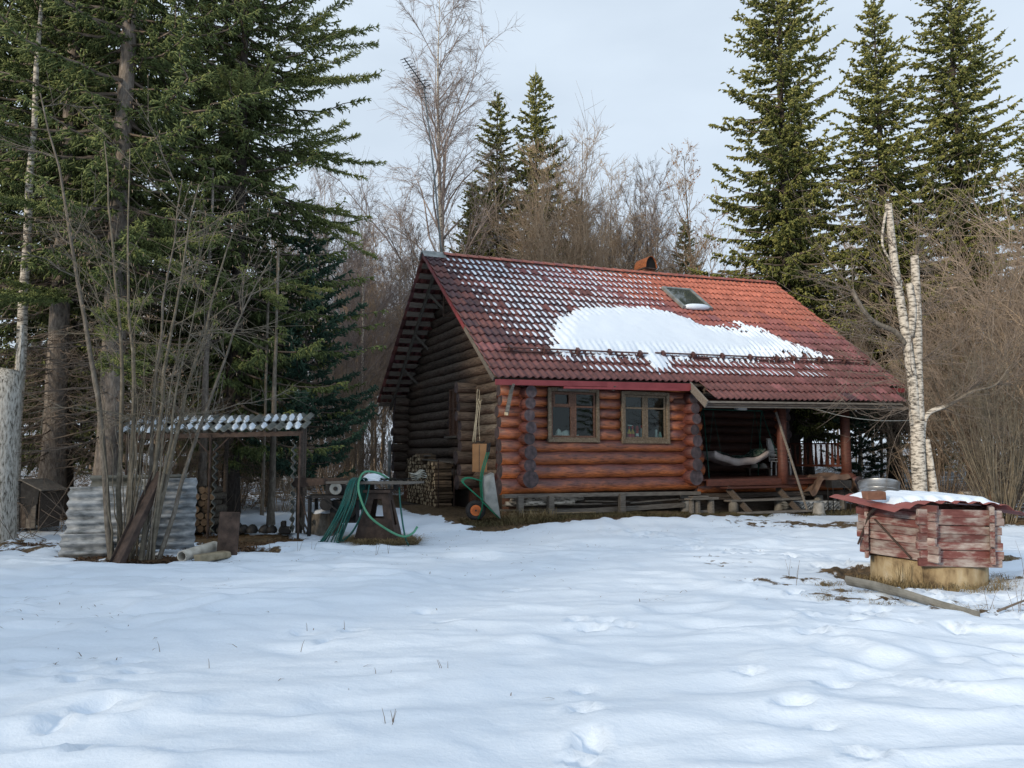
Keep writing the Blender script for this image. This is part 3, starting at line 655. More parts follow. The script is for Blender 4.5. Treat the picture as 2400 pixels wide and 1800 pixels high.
# little lenses of snow left in the tile troughs
V = []; Fc = []; nb = 0
ng, na = 9, 4
for i in range(-2, NR):
    for j in range(NC * 2):
        u = RU0 + (j + .5) * TW / 2 + TW * .048; t = (i + .42) / NR
        vv = -.55 + 5.17 * t
        a = 0
        top = NR - 1 - i
        if i > 3:
            lim = 7.3 - .22 * top
            a = sstep(u, -.95 + .02 * top, .4 + .1 * top) * (1 - sstep(u, lim - 2.5, lim + 1.2))
            a *= 1 - .45 * sstep(top, 9, 13) * (1 - sstep(u, .2, 1.6))
        if i == 1: a = .75 * sstep(u, 1.3, 2.2) * (1 - sstep(u, 9.2, 10.2))
        if i in (2, 3): a = .5 * sstep(u, .2, .8) * (1 - sstep(u, 9.5, 10.6))
        a *= _lr.uniform(.65, 1.1)
        if a < .2 or _lr.random() < .06: continue
        A = np.array(frame(rf, u, t)); l = .2 * (.25 + .75 * a) * _lr.uniform(.85, 1.1); wd = .078 * min(1, .2 + a * .9) * _lr.uniform(.85, 1.1)
        P = []
        for q in range(na + 1):
            f = q / na
            for k in range(ng):
                g = 2 * PI * k / ng; x = math.cos(g) * wd * f; y = math.sin(g) * l * f
                P.append((x + y * .08, y, .05 - .016 * f * f - y * .1))
        P = np.array(P); V.append(P @ A[:3, :3].T + A[:3, 3])
        for q in range(na):
            for k in range(ng):
                Fc.append((nb + q * ng + k, nb + q * ng + (k + 1) % ng, nb + (q + 1) * ng + (k + 1) % ng, nb + (q + 1) * ng + k))
        nb += len(P)
o = link('trough_snow', npmesh('trough_snow', np.concatenate(V), np.array(Fc)[:, ::-1], [SNOW], True), house); o['kind'] = 'stuff'; o['label'] = 'oval snow remnants in the tile troughs'
# bracket under the apex
mb = MB()
for a, c in (((-.6, 3.9, 6.55), (-.6, 3.9, 5.5)), ((-.6, 3.9, 5.5), (0, 3.5, 5.5)), ((-.6, 3.9, 6.0), (0, 3.5, 5.5)), ((-.6, 3.9, 5.5), (0, 3.6, 5.95))): mb.tube([a, c], .022, 6)
mb.obj('gable_bracket', RUST, house)
# ------------------------------------------------------------------ vegetation generators
def segs_mesh(P0, P1, R0, R1, k=3):
    """tapered prisms for many segments at once"""
    P0 = np.asarray(P0, float); P1 = np.asarray(P1, float); R0 = np.asarray(R0, float); R1 = np.asarray(R1, float)
    d = P1 - P0; d /= np.linalg.norm(d, axis=1, keepdims=True) + 1e-9
    ref = np.where(np.abs(d[:, 2:3]) < .9, np.array([[0, 0, 1.]]), np.array([[1., 0, 0]]))
    a = np.cross(d, ref); a /= np.linalg.norm(a, axis=1, keepdims=True) + 1e-9; b = np.cross(d, a)
    n = len(P0); V = np.zeros((n, 2 * k, 3))
    for i in range(k):
        t = 2 * PI * i / k; o = a * math.cos(t) + b * math.sin(t)
        V[:, i] = P0 + o * R0[:, None]; V[:, k + i] = P1 + o * R1[:, None]
    base = (np.arange(n) * 2 * k)[:, None]
    F = np.concatenate([base + np.array([[i, (i + 1) % k, k + (i + 1) % k, k + i]]) for i in range(k)], 0)
    return V.reshape(-1, 3), F
def spindles(B, D, Ln, W, rng):
    """needle-covered twigs: thin three-sided spindles, returned as triangles"""
    n = len(B); D = D / (np.linalg.norm(D, axis=1, keepdims=True) + 1e-9)
    ref = rng.normal(size=(n, 3)); a = np.cross(D, ref); a /= np.linalg.norm(a, axis=1, keepdims=True) + 1e-9; b = np.cross(D, a)
    V = np.zeros((n, 5, 3)); V[:, 0] = B; V[:, 4] = B + D * Ln[:, None]
    m = B + D * (Ln * .38)[:, None]
    for i in range(3):
        t = 2 * PI * i / 3; V[:, 1 + i] = m + (a * math.cos(t) + b * math.sin(t)) * W[:, None]
    base = (np.arange(n) * 5)[:, None]
    T = np.concatenate([base + np.array([f]) for f in ((0, 2, 1), (0, 3, 2), (0, 1, 3), (4, 1, 2), (4, 2, 3), (4, 3, 1))], 0)
    return V.reshape(-1, 3), T
def spruce_crown(seed, h, Rm, zb, step=.42, nb=6, dens=1.0, tw=1.0, droop=.35, prof=.85, hang=.6, var=.35, dead=None, needle=NEEDLE, minr=.12, inner=.12, zhi=99):
    rng = np.random.default_rng(seed); B = []; D = []; Ln = []; W = []; T = []; S0 = []; S1 = []; Q0 = []; Q1 = []
    z = zb
    while z < h - .25:
        f = (z - zb) / (h - zb)
        k = max(3, int(nb * (1 - .35 * f) + rng.uniform(-1, 1)))
        a0 = rng.uniform(0, 2 * PI)
        for q in range(k):
            Lb = Rm * max(minr / 2, (1 - f) ** prof) * np.clip(rng.normal(.92, var * .55), .35, 1.2) + minr
            if f < .12: Lb *= .6 + f * 3.3
            az = a0 + 2 * PI * (q + rng.uniform(-.3, .3)) / k; zz = z + rng.uniform(-step / 2, step / 2)
            up = -droop * (1 - f) + .55 * f ** 1.5; n = max(4, int(Lb / .28)); s = np.linspace(0, 1, n + 1)
            wob = az + np.cumsum(rng.normal(0, .045, n + 1))
            r = Lb * s; hz = zz + Lb * (up * s + (.28 * (1 - f * .6)) * s ** 2.4 * (1 if f < .8 else .3))
            P = np.stack([np.cos(wob) * r, np.sin(wob) * r, hz], 1)
            S0.append(P[:-1]); S1.append(P[1:]); rb = .012 + .011 * Lb; Q0.append(rb * (1 - .85 * s[:-1])); Q1.append(rb * (1 - .85 * s[1:]))
            # side twigs
            dn = dens * (.45 if z > zhi else 1); m = max(4, int(Lb * 15 * dn)); ss = rng.uniform(inner if Lb > 1 else .02, 1, m) ** .85
            i0 = np.minimum((ss * n).astype(int), n - 1); fr = (ss * n - i0)[:, None]
            bp = P[i0] * (1 - fr) + P[i0 + 1] * fr; bd = P[i0 + 1] - P[i0]; bd /= np.linalg.norm(bd, axis=1, keepdims=True)
            side = np.cross(bd, [0, 0, 1.]); side /= np.linalg.norm(side, axis=1, keepdims=True) + 1e-9
            sg = rng.choice([-1., 1.], m)[:, None]
            l = (.13 + .42 * (1 - ss) * min(1.3, Lb / 2)) * rng.uniform(.6, 1.25, m)
            dv = bd * .75 + side * sg * rng.uniform(.35, .9, (m, 1)) + np.array([[0, 0, -1.]]) * (hang * rng.uniform(.2, 1.3, (m, 1)) * (1 - ss[:, None] * .7) * (1 - f)) + rng.normal(0, .12, (m, 3))
            dv /= np.linalg.norm(dv, axis=1, keepdims=True)
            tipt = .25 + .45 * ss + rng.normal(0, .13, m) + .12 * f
            B.append(bp); D.append(dv); Ln.append(l); W.append(np.full(m, .021 * tw)); T.append(tipt)
            # sub twigs on each side twig
            c = np.maximum(1, (l / (.085 / dn)).astype(int)); rp_ = np.repeat(np.arange(m), c); mm = len(rp_)
            ft = rng.uniform(.1, .95, mm)[:, None]; sb = bp[rp_] + dv[rp_] * l[rp_][:, None] * ft
            sd_ = dv[rp_] * .6 + rng.normal(0, .5, (mm, 3)) + np.array([[0, 0, -1.]]) * hang * rng.uniform(0, 1.2, (mm, 1)) * (1 - f)
            B.append(sb); D.append(sd_); Ln.append(rng.uniform(.09, .2, mm) * (1.15 - .5 * ft[:, 0])); W.append(np.full(mm, .017 * tw)); T.append(tipt[rp_] + rng.normal(.02, .12, mm))
            # the tip
            B.append(P[-2:-1]); D.append((P[-1] - P[-2])[None]); Ln.append(np.array([.28])); W.append(np.array([.02 * tw])); T.append(np.array([.8]))
        z += step * rng.uniform(.75, 1.25) * (1 - .35 * f)
    for q in range(8):
        zz = h - .05 - q * .1; n_ = 4
        for i in range(n_):
            a_ = rng.uniform(0, 2 * PI); B.append(np.array([[0, 0, zz]])); D.append(np.array([[math.cos(a_), math.sin(a_), .9]])); Ln.append(np.array([.1 + .05 * q])); W.append(np.array([.02 * tw])); T.append(np.array([.75]))
    B.append(np.array([[0, 0, h - .4]])); D.append(np.array([[0, 0, 1.]])); Ln.append(np.array([.9])); W.append(np.array([.025])); T.append(np.array([.7]))
    B, D, Ln, W, T = [np.concatenate(x) for x in (B, D, Ln, W, T)]
    V1, F1 = spindles(B, D, Ln, W, rng); tint = np.repeat(np.clip(T, 0, 1), 5)
    if dead is not None:                                      # dry lower boughs
        d0, d1, nd, dl = dead
        for q in range(nd):
            az = rng.uniform(0, 2 * PI); zz = rng.uniform(d0, d1); Lb = dl * rng.uniform(.35, 1.1); n = 6; s = np.linspace(0, 1, n + 1)
            wob = az + np.cumsum(rng.normal(0, .08, n + 1)); P = np.stack([np.cos(wob) * Lb * s, np.sin(wob) * Lb * s, zz - Lb * (.28 * s - .1 * s * s) + rng.normal(0, .02, n + 1)], 1)
            S0.append(P[:-1]); S1.append(P[1:]); rb = .006 + .006 * Lb; Q0.append(rb * (1 - .8 * s[:-1])); Q1.append(rb * (1 - .8 * s[1:]))
            m = int(Lb * 13); ss = rng.uniform(.1, 1, m); i0 = np.minimum((ss * n).astype(int), n - 1); bp = P[i0] + (P[i0 + 1] - P[i0]) * (ss * n - i0)[:, None]
            dv = (P[i0 + 1] - P[i0]); dv /= np.linalg.norm(dv, axis=1, keepdims=True); dv = dv * .6 + rng.normal(0, .6, (m, 3)) + [0, 0, -.25]; dv /= np.linalg.norm(dv, axis=1, keepdims=True)
            ll = rng.uniform(.15, .6, m) * (1.2 - ss); mid = bp + dv * (ll * .5)[:, None]; en = mid + (dv + rng.normal(0, .3, (m, 3)) + [0, 0, -.15]) * (ll * .5)[:, None]
            S0 += [bp, mid]; S1 += [mid, en]; Q0 += [np.full(m, .0045), np.full(m, .0035)]; Q1 += [np.full(m, .0035), np.full(m, .002)]
    V2, F2 = segs_mesh(np.concatenate(S0), np.concatenate(S1), np.concatenate(Q0), np.concatenate(Q1), 3)
    # triangles for everything
    F2t = np.concatenate([F2[:, [0, 1, 2]], F2[:, [0, 2, 3]]]) + len(V1)
    mi = np.concatenate([np.zeros(len(F1), int), np.ones(len(F2t), int)])
    return npmesh('crown', np.concatenate([V1, V2]), np.concatenate([F1, F2t]), [needle, TWIG], False, mi, {'tint': np.concatenate([tint, np.zeros(len(V2))])})
def trunk_mesh(h, r, m, seed=0, lean=0, n=12, sides=12, flare=1.35, top=.03):
    rr = random.Random(seed); pts = []; rad = []
    for i in range(n + 1):
        f = i / n; pts.append((rr.uniform(-1, 1) * .015 * h / 10 + lean * f * f, rr.uniform(-1, 1) * .015 * h / 10, -.25 + (h + .25) * f)); rad.append(max(top, r * (1 - f) ** .85 * (flare if i == 0 else 1)))
    return MB().tube(pts, rad, sides).mesh('trunk', [m], True)
def tree(name, label, loc, crown, trunk, rz=0, s=1, group=None, sz=None, cat='tree'):
    o = root(name, label, cat, loc, rz, group); o.scale = (s, s, sz or s)
    link('trunk', trunk, o); link('crown', crown, o); return o

class Par: pass
def bare_tree(seed, h, r, first=.25, nprim=26, plen=.35, ang=(35, 60), nsec=7, nter=7, secr=.45, terr=.45, up=.12, droop=0., wander=.1, tr=.0055, lean=0., cols=None, stems=None):
    """returns trunk polyline pieces and branch pieces (python recursion for limbs, numpy for twigs)"""
    rr = random.Random(seed); rng = np.random.default_rng(seed); S = []; sec = []
    tp = []; d = Vector((rr.gauss(0, .03), rr.gauss(0, .03), 1)); p = Vector((0, 0, -.2)); n = 14; tp.append(p.copy())
    for i in range(n):
        d = (d + Vector((rr.gauss(lean, .02), rr.gauss(0, .02), .25))).normalized(); p = p + d * (h / n); tp.append(p.copy())
    trad = [max(.012, r * (1 - i / n) ** .8) for i in range(n + 1)]; trad[0] *= 1.25
    def limb(p, d, L_, r0, n, upk, drk):
        pts = [p.copy()]
        for i in range(n):
            d = (d + Vector((rr.gauss(0, wander), rr.gauss(0, wander), rr.gauss(0, wander) * .6 + upk - drk * (i / n) * 1.6))).normalized()
            p = p + d * (L_ / n); pts.append(p.copy())
        for i in range(n):
            S.append((pts[i], pts[i + 1], max(tr * .8, r0 * (1 - .85 * i / n)), max(tr * .7, r0 * (1 - .85 * (i + 1) / n))))
        return pts
    def side(d, a):
        q = d.orthogonal().normalized(); q.rotate(Matrix.Rotation(rr.uniform(0, 2 * PI), 3, d)); return (d * math.cos(a) + q * math.sin(a)).normalized()
    for k in range(nprim):
        f = first + (1 - first) * ((k + rr.random()) / nprim) ** .9; i = min(n - 1, int(f * n)); p = tp[i].lerp(tp[i + 1], f * n - i) if f < 1 else tp[-1]
        td = (tp[i + 1] - tp[i]).normalized(); d0 = side(td, R(rr.uniform(*ang)) * (1.1 - .35 * f)); Lp = h * plen * (1.15 - f) ** .8 * rr.uniform(.6, 1.2) + .25
        pts = limb(p, d0, Lp, min(trad[i] * .55, .012 + .013 * Lp), 7, up, droop * .5)
        for q in range(max(2, int(nsec * min(1.25, Lp / (h * plen * .6))))):
            g = rr.uniform(.2, 1); j = min(6, int(g * 7)); pp = pts[j].lerp(pts[j + 1], g * 7 - j) if g < 1 else pts[-1]
            dd = side((pts[min(7, j + 1)] - pts[j]).normalized(), R(rr.uniform(25, 55))); Ls = Lp * secr * rr.uniform(.5, 1.15) * (1.25 - .6 * g)
            sp = limb(pp, dd, Ls, .004 + .007 * Ls, 4, up * .5, droop)
            sec.append((sp, Ls))
    # twigs
    P0 = [np.array([s[0] for s in S])]; P1 = [np.array([s[1] for s in S])]; R0 = [np.array([s[2] for s in S])]; R1 = [np.array([s[3] for s in S])]
    for sp, Ls in sec:
        A = np.array(sp); m = max(2, int(nter * rng.uniform(.7, 1.3) * min(1.2, .35 + Ls / (h * plen * secr * .7)))); g = rng.uniform(.1, 1, m) * (len(A) - 1.001); j = g.astype(int); bp = A[j] + (A[j + 1] - A[j]) * (g - j)[:, None]
        dv = A[j + 1] - A[j]; dv /= np.linalg.norm(dv, axis=1, keepdims=True) + 1e-9; dv = dv + rng.normal(0, .45, (m, 3)) + [0, 0, up - droop]; dv /= np.linalg.norm(dv, axis=1, keepdims=True)
        ll = (Ls * terr * rng.uniform(.4, 1.2, m) + .08)[:, None]; mid = bp + dv * ll * .5; dv2 = dv + rng.normal(0, .22, (m, 3)) + [0, 0, .5 * up - droop * 1.2]; dv2 /= np.linalg.norm(dv2, axis=1, keepdims=True)
        en = mid + dv2 * ll * .5; P0 += [bp, mid]; P1 += [mid, en]; R0 += [np.full(m, tr), np.full(m, tr * .8)]; R1 += [np.full(m, tr * .8), np.full(m, tr * .4)]
        m2 = m; b2 = bp + (mid - bp) * rng.uniform(.3, 1, (m2, 1)); e2 = b2 + (dv + rng.normal(0, .55, (m2, 3)) + [0, 0, -droop]) * ll * rng.uniform(.2, .5, (m2, 1))
        P0.append(b2); P1.append(e2); R0.append(np.full(m2, tr * .75)); R1.append(np.full(m2, tr * .4))
    return tp, trad, [np.concatenate(x) for x in (P0, P1, R0, R1)]
def bare_meshes(seed, h, r, bark_m, twig_m, k=3, leaves=0, **kw):
    tp, trad, sg = bare_tree(seed, h, r, **kw)
    tm = MB().tube(tp, trad, 10).mesh('trunk', [bark_m], True)
    V, F = segs_mesh(*sg, k); mi = np.zeros(len(F), int); mats = [twig_m]
    if leaves:
        rng = np.random.default_rng(seed + 5); pick = rng.integers(0, len(sg[0]), leaves); c = sg[1][pick] + rng.normal(0, .03, (leaves, 3))
        a = rng.normal(size=(leaves, 3)); a /= np.linalg.norm(a, axis=1, keepdims=True); b_ = np.cross(a, rng.normal(size=(leaves, 3))); b_ /= np.linalg.norm(b_, axis=1, keepdims=True)
        s = rng.uniform(.025, .05, (leaves, 1)); LV = np.stack([c - a * s, c + b_ * s * .6, c + a * s, c - b_ * s * .6], 1).reshape(-1, 3)
        LF = np.arange(leaves * 4).reshape(-1, 4) + len(V); V = np.concatenate([V, LV]); F = np.concatenate([F, LF]); mi = np.concatenate([mi, np.ones(leaves, int)]); mats.append(mat('dry_leaf', [(.3, (.2, .09, .04)), (.7, (.42, .22, .1))], 2, rough=.8, bmp=0, var=0))
    return npmesh('crown', V, F, mats, False, mi), tm
def thicket_mesh(seed, n, h, spread, r, twig_m, nsec=9, arch=.12, base=.25, tr=.004, kk=3, nter=4):
    """many thin stems fanning out from one stool"""
    rr = random.Random(seed); rng = np.random.default_rng(seed); P0 = []; P1 = []; R0 = []; R1 = []
    for s in range(n):
        a = rr.uniform(0, 2 * PI); q = rr.random() ** .6; lean = spread * q; p = Vector((math.cos(a) * base * q, math.sin(a) * base * q, -.1)); d = Vector((math.cos(a) * lean, math.sin(a) * lean, 1)).normalized()
        H = h * rr.uniform(.6, 1.05); m = 9; pts = [p.copy()]; r0 = r * rr.uniform(.5, 1.2)
        for i in range(m):
            d = (d + Vector((rr.gauss(0, .07) + math.cos(a) * arch * lean, rr.gauss(0, .07) + math.sin(a) * arch * lean, .03))).normalized(); p = p + d * H / m; pts.append(p.copy())
        A = np.array(pts); P0.append(A[:-1]); P1.append(A[1:]); w_ = 1 - .88 * np.linspace(0, 1, m + 1); R0.append(r0 * w_[:-1]); R1.append(r0 * w_[1:])
        g = rng.uniform(.18, 1, nsec) * (m - .001); j = g.astype(int); bp = A[j] + (A[j + 1] - A[j]) * (g - j)[:, None]; dv = A[j + 1] - A[j]; dv /= np.linalg.norm(dv, axis=1, keepdims=True); dv = dv + rng.normal(0, .5, (nsec, 3)); dv /= np.linalg.norm(dv, axis=1, keepdims=True)
        ll = (H * .22 * rng.uniform(.3, 1.2, nsec))[:, None]; prev = bp
        for q2 in range(3):
            en = prev + dv * ll / 3; P0.append(prev); P1.append(en); R0.append(np.full(nsec, tr * (1.6 - .4 * q2))); R1.append(np.full(nsec, tr * (1.2 - .4 * q2)))
            for q3 in range(nter // 2):
                b2 = prev + (en - prev) * rng.random((nsec, 1)); e2 = b2 + (dv + rng.normal(0, .6, (nsec, 3))) * ll * rng.uniform(.15, .4, (nsec, 1)); P0.append(b2); P1.append(e2); R0.append(np.full(nsec, tr * .8)); R1.append(np.full(nsec, tr * .4))
            prev = en; dv = dv + rng.normal(0, .2, (nsec, 3)) + [0, 0, .08]; dv /= np.linalg.norm(dv, axis=1, keepdims=True)
    V, F = segs_mesh(*[np.concatenate(x) for x in (P0, P1, R0, R1)], kk)
    return npmesh('stems', V, F, [twig_m])

# ------------------------------------------------------------------ trees behind and beside the house
crS1 = spruce_crown(101, 26, 4.0, 3.0, .43, 9, 1.0, 2.45, .42, .72, 1.8, .65, inner=.02, zhi=22)
crS2 = spruce_crown(102, 20.6, 4.1, 2.8, .42, 9, .98, 2.45, .42, .74, 1.8, .65, inner=.02)
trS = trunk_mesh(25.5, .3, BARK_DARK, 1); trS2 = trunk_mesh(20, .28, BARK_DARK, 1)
tree('spruce_tree', 'tall olive spruce rising right behind the right roof end', (11.3, 31.0, .2), crS1, trS, .4)
tree('spruce_tree', 'middle tall spruce with slender tip between two other spruces', (15.1, 30.5, .25), crS2, trS2, 1.9, .98)
tree('spruce_tree', 'tall spruce at right edge behind the brown thicket', (18.3, 30.5, .3), crS1, trS, 3.3, .97, sz=.9)
tree('spruce_tree', 'spruce standing far right, cut by the picture edge', (23.5, 33, .3), crS2, trS2, 5.0, .85)
tree('spruce_tree', 'shadowed spruce in the gap behind the two right hand spruces', (14.6, 38, .4), crS2, trS2, 2.3, .85)
crC = spruce_crown(103, 20, 3.1, 5.5, .42, 9, 1.15, 2.3, .3, .74, 1.3, .5, inner=.03)
crC2 = spruce_crown(104, 20, 2.9, 5.5, .42, 9, 1.15, 2.3, .3, .8, 1.3, .55, inner=.03)
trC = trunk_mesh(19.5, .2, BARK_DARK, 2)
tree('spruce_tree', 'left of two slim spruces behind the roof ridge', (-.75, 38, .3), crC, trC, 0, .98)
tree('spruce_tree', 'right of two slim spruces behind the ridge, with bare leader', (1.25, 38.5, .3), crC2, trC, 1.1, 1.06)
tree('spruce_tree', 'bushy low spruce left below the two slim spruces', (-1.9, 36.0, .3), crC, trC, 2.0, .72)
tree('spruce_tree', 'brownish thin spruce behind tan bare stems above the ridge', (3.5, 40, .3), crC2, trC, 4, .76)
tree('spruce_tree', 'small spruce between leafy bare tree and tall right spruce', (8.3, 36, .3), crC, trC, 5, .62)
cr, tm = bare_meshes(201, 24.3, .2, BARK_BIRCH, TWIG_BIRCH, nprim=40, first=.26, plen=.34, ang=(28, 52), nsec=11, nter=11, secr=.45, terr=.5, up=.1, droop=.22, tr=.0075)
tree('birch_tree', 'tall white birch with wide drooping bare crown behind the gable', (-3.2, 36, .3), cr, tm)
BV = []
for q, (hh, rr0, bk, tw) in enumerate(((15, .1, BARK_BIRCH, TWIG_BIRCH), (13, .09, BARK_GREY, TWIG), (14, .1, BARK_GREY, TWIG_TAN), (12, .08, BARK_BIRCH, TWIG_BIRCH))):
    BV.append(bare_meshes(300 + q, hh, rr0, bk, tw, nprim=30, first=.16, plen=.33, ang=(20, 46), nsec=9, nter=9, secr=.48, terr=.55, up=.13, droop=.03, tr=.0066))
spots = [(-8.4, 34, 0, .95, 'slim bare birch against the sky left of the tall birch'), (-9.9, 33, 1, .98, 'thin bare sapling next to the dark left spruce silhouette'), (-6.5, 31, 3, .85, 'white stemmed birch just left of the gable eave'),
         (-7.1, 26.5, 0, .7, 'crooked thin white birch behind the table with hoses'), (-5.7, 29, 0, .78, 'straight white birch between hoses and gable'), (-8.3, 28, 3, .8, 'pale birch stem behind the right shelter post'),
         (-5.2, 36, 1, .9, 'grey bare tree close left of the gable peak'), (-1.8, 42, 3, 1.25, 'bare birch crown showing between the two slim spruces'), (2.3, 41, 0, 1.15, 'bare birch top right of the two slim spruces'),
         (3.4, 36, 2, 1.2, 'tan bare tree above the ridge middle'), (1.6, 35, 2, 1.12, 'tan many branched tree in front of slim spruces'), (2.6, 37.5, 1, 1.28, 'grey bare tree among tan stems above the ridge'), (4.6, 36, 2, 1.06, 'tan bare tree left of the chimney'),
         (5.6, 37, 1, 1.08, 'grey bare tree directly behind the chimney'), (6.6, 36, 3, 1.15, 'bare birch right of the chimney'), (7.4, 38, 1, 1.22, 'grey bare tree left of the small leafy tree'),
         (5.0, 41, 0, 1.0, 'pale bare tree seen over the ridge left of chimney'), (-11.5, 37, 0, .9, None), (-6.0, 41, 0, 1.0, None), (-4.2, 43, 2, 1.0, None), (-8.0, 44, 1, 1.05, None), (-10.2, 40, 2, .9, None), (-3.0, 32.5, 1, .72, None), (-7.6, 37, 2, .8, None), (-9.1, 30, 2, .62, None), (-4.6, 33, 2, .66, None), (-6.7, 34.5, 2, .7, None),
         (9.5, 40, 2, .9, None), (11.5, 38, 1, .85, None), (13.2, 36, 0, .8, None), (20, 38, 2, .9, None), (17.2, 36, 1, .8, None), (12.3, 27.5, 1, .55, None), (13.5, 25.5, 1, .5, None), (14.6, 27, 3, .5, None), (11.0, 34, 0, .6, None)]
for i, (x, y, k, s, lb) in enumerate(spots):
    tree('bare_tree', lb or ('slender leafless tree in the wood left of the gable' if x < 0 else 'slender leafless tree in the wood right of the house'), (x, y, gz(x, y)), BV[k][0], BV[k][1], i * 1.7, s, 'leafless trees behind the house')
cr, tm = bare_meshes(320, 12.5, .1, BARK_GREY, TWIG_TAN, leaves=1100, nprim=30, first=.1, plen=.3, ang=(25, 55), nsec=8, nter=6, up=.12, tr=.007)
tree('bare_tree', 'small tree keeping orange dry leaves left of the tall spruce', (8.3, 33, .3), cr, tm, 0, 1.18)
# brown thicket on the right
TH1 = thicket_mesh(400, 95, 5.6, .38, .016, TWIG_PINK, 10, .05, .9, .0055, 3, 4); TH2 = thicket_mesh(401, 60, 5.0, .45, .015, TWIG_TAN, 10, .06, .8, .005, 3, 4)
TH3 = thicket_mesh(402, 34, 14.5, .2, .05, TWIG_TAN, 22, .1, 1.0, .009, 3, 6)
for i, (x, y, m_, s, lb) in enumerate(((17.0, 25, TH1, 1.7, 'pinkish brown thicket of thin stems behind the birch stubs'), (19.2, 26.5, TH1, 1.95, 'tall brown thicket at the right picture edge'), (14.6, 22.5, TH1, 1.2, 'tan thin stemmed bush behind the double birch'), (16.2, 20.8, TH2, 1.25, 'tan tangled bush right of the multi stemmed shrub'), (13.4, 24.5, TH1, .95, 'brown bush between dark trunks right of the porch'), (18.0, 23, TH1, 1.45, 'tan thicket cut by the right picture edge'),
                                      (3.0, 33.5, TH3, .88, 'tan fan of stems rising above the ridge middle'), (1.3, 33, TH3, .8, 'tan fan of stems in front of the slim spruces'), (4.6, 34.5, TH3, .78, 'tan bush top left of the chimney'), (-6.0, 27.5, TH1, .9, 'brown brush between the birches left of the gable'), (-8.0, 31, TH1, 1.1, 'brown brush behind the white birch stems'), (-4.3, 29.5, TH2, 1.05, 'tan brush close behind the gable eave'), (10.2, 34.5, TH1, 1.3, 'brown bush right behind the roof end'))):
    o = root('thicket', lb, 'shrub', (x, y, gz(x, y)), i * 2.1, 'leafless thickets'); o.scale = (s, s, s); link('stems', m_, o)
# multi-stemmed shrub standing right of the well
o = root('lilac_shrub', 'vase shaped bare shrub of many grey stems right of the well', 'shrub', (11.5, 18.2, gz(11.5, 18.2))); link('stems', thicket_mesh(410, 52, 4.6, .42, .022, TWIG_HAZEL, 7, .05, .28, .0045, 4, 4), o)
# topped double birch
bx, by = 8.95, 17.0; bz = gz(bx, by)
o = root('birch_tree', 'topped double trunk white birch in front of the right roof end', 'tree', (bx, by, bz))
MB().tube(curve([(0, 0, -.2), (0, 0, .6), (.0, 0, 1.6), (.02, 0, 2.3)], 4), [.175] * 4 + [.15] * 4 + [.145] * 4 + [.15], 14).obj('trunk', BARK_BIRCH, o, smooth=True)
MB().tube(curve([(-.03, 0, 2.2), (-.05, 0, 3.2), (-.16, .03, 4.5), (-.3, .05, 5.9), (-.38, .05, 7.25)], 4), np.linspace(.115, .075, 17), 12).obj('limb', BARK_BIRCH, o, smooth=True)
MB().tube(curve([(.06, .02, 2.2), (.1, .05, 3.4), (.17, .08, 4.7), (.19, .1, 6.05)], 4), np.linspace(.12, .085, 13), 12).obj('limb', BARK_BIRCH, o, smooth=True)
MB().tube(curve([(-.05, .02, 4.2), (.05, .02, 4.8), (-.02, 0, 5.4)], 4), np.linspace(.09, .07, 9), 10).obj('limb', BARK_BIRCH, o, smooth=True)
MB().tube(curve([(.1, 0, 1.75), (.17, 0, 2.3), (.34, 0, 2.52), (.6, -.08, 2.62)], 4), np.linspace(.062, .045, 13), 10).obj('limb', BARK_BIRCH, o, smooth=True)
MB().tube(curve([(.58, -.08, 2.615), (.8, -.1, 2.72), (1.15, -.2, 2.95), (1.6, -.3, 3.08), (1.95, -.3, 3.5)], 4), np.linspace(.045, .012, 17), 8).obj('limb', BARK_GREY, o, smooth=True)
MB().tube(curve([(-.15, 0, 4.0), (-.45, -.1, 4.3), (-.95, -.2, 4.5), (-1.25, -.3, 4.8), (-1.45, -.3, 5.2)], 4), np.linspace(.06, .045, 17), 8).obj('limb', BARK_GREY, o, smooth=True)
MB().tube(curve([(-.38, .05, 7.2), (-.5, .0, 6.9), (-.58, 0, 6.3), (-.4, 0, 5.9)], 4), np.linspace(.035, .02, 13), 7).obj('limb', BARK_BIRCH, o, smooth=True)
def twig_spray(starts, seed, n, ln, r, m, up=.1, spread=.5, parent=None, name='twigs', k=3):
    rng = np.random.default_rng(seed); P0 = []; P1 = []; R0 = []; R1 = []
    for (p, d) in starts:
        p = np.array(p, float); d = np.array(d, float); d /= np.linalg.norm(d); B = np.repeat(p[None], n, 0) + rng.normal(0, .02, (n, 3)); D = d[None] + rng.normal(0, spread, (n, 3)); D /= np.linalg.norm(D, axis=1, keepdims=True); l = (ln * rng.uniform(.35, 1.2, n))[:, None]
        for q in range(5):
            E = B + D * l / 5; P0.append(B); P1.append(E); R0.append(np.full(n, r * (1 - .17 * q))); R1.append(np.full(n, r * (1 - .17 * (q + 1))))
            for z_ in range(2):
                b2 = B + (E - B) * rng.random((n, 1)); d2 = D + rng.normal(0, .7, (n, 3)); e2 = b2 + d2 * l * rng.uniform(.06, .22, (n, 1)); P0.append(b2); P1.append(e2); R0.append(np.full(n, r * .55)); R1.append(np.full(n, r * .25))
            B = E; D = D + rng.normal(0, .22, (n, 3)) + [0, 0, up]; D /= np.linalg.norm(D, axis=1, keepdims=True)
    V, F = segs_mesh(*[np.concatenate(x) for x in (P0, P1, R0, R1)], k); return link(name, npmesh(name, V, F, [m]), parent)
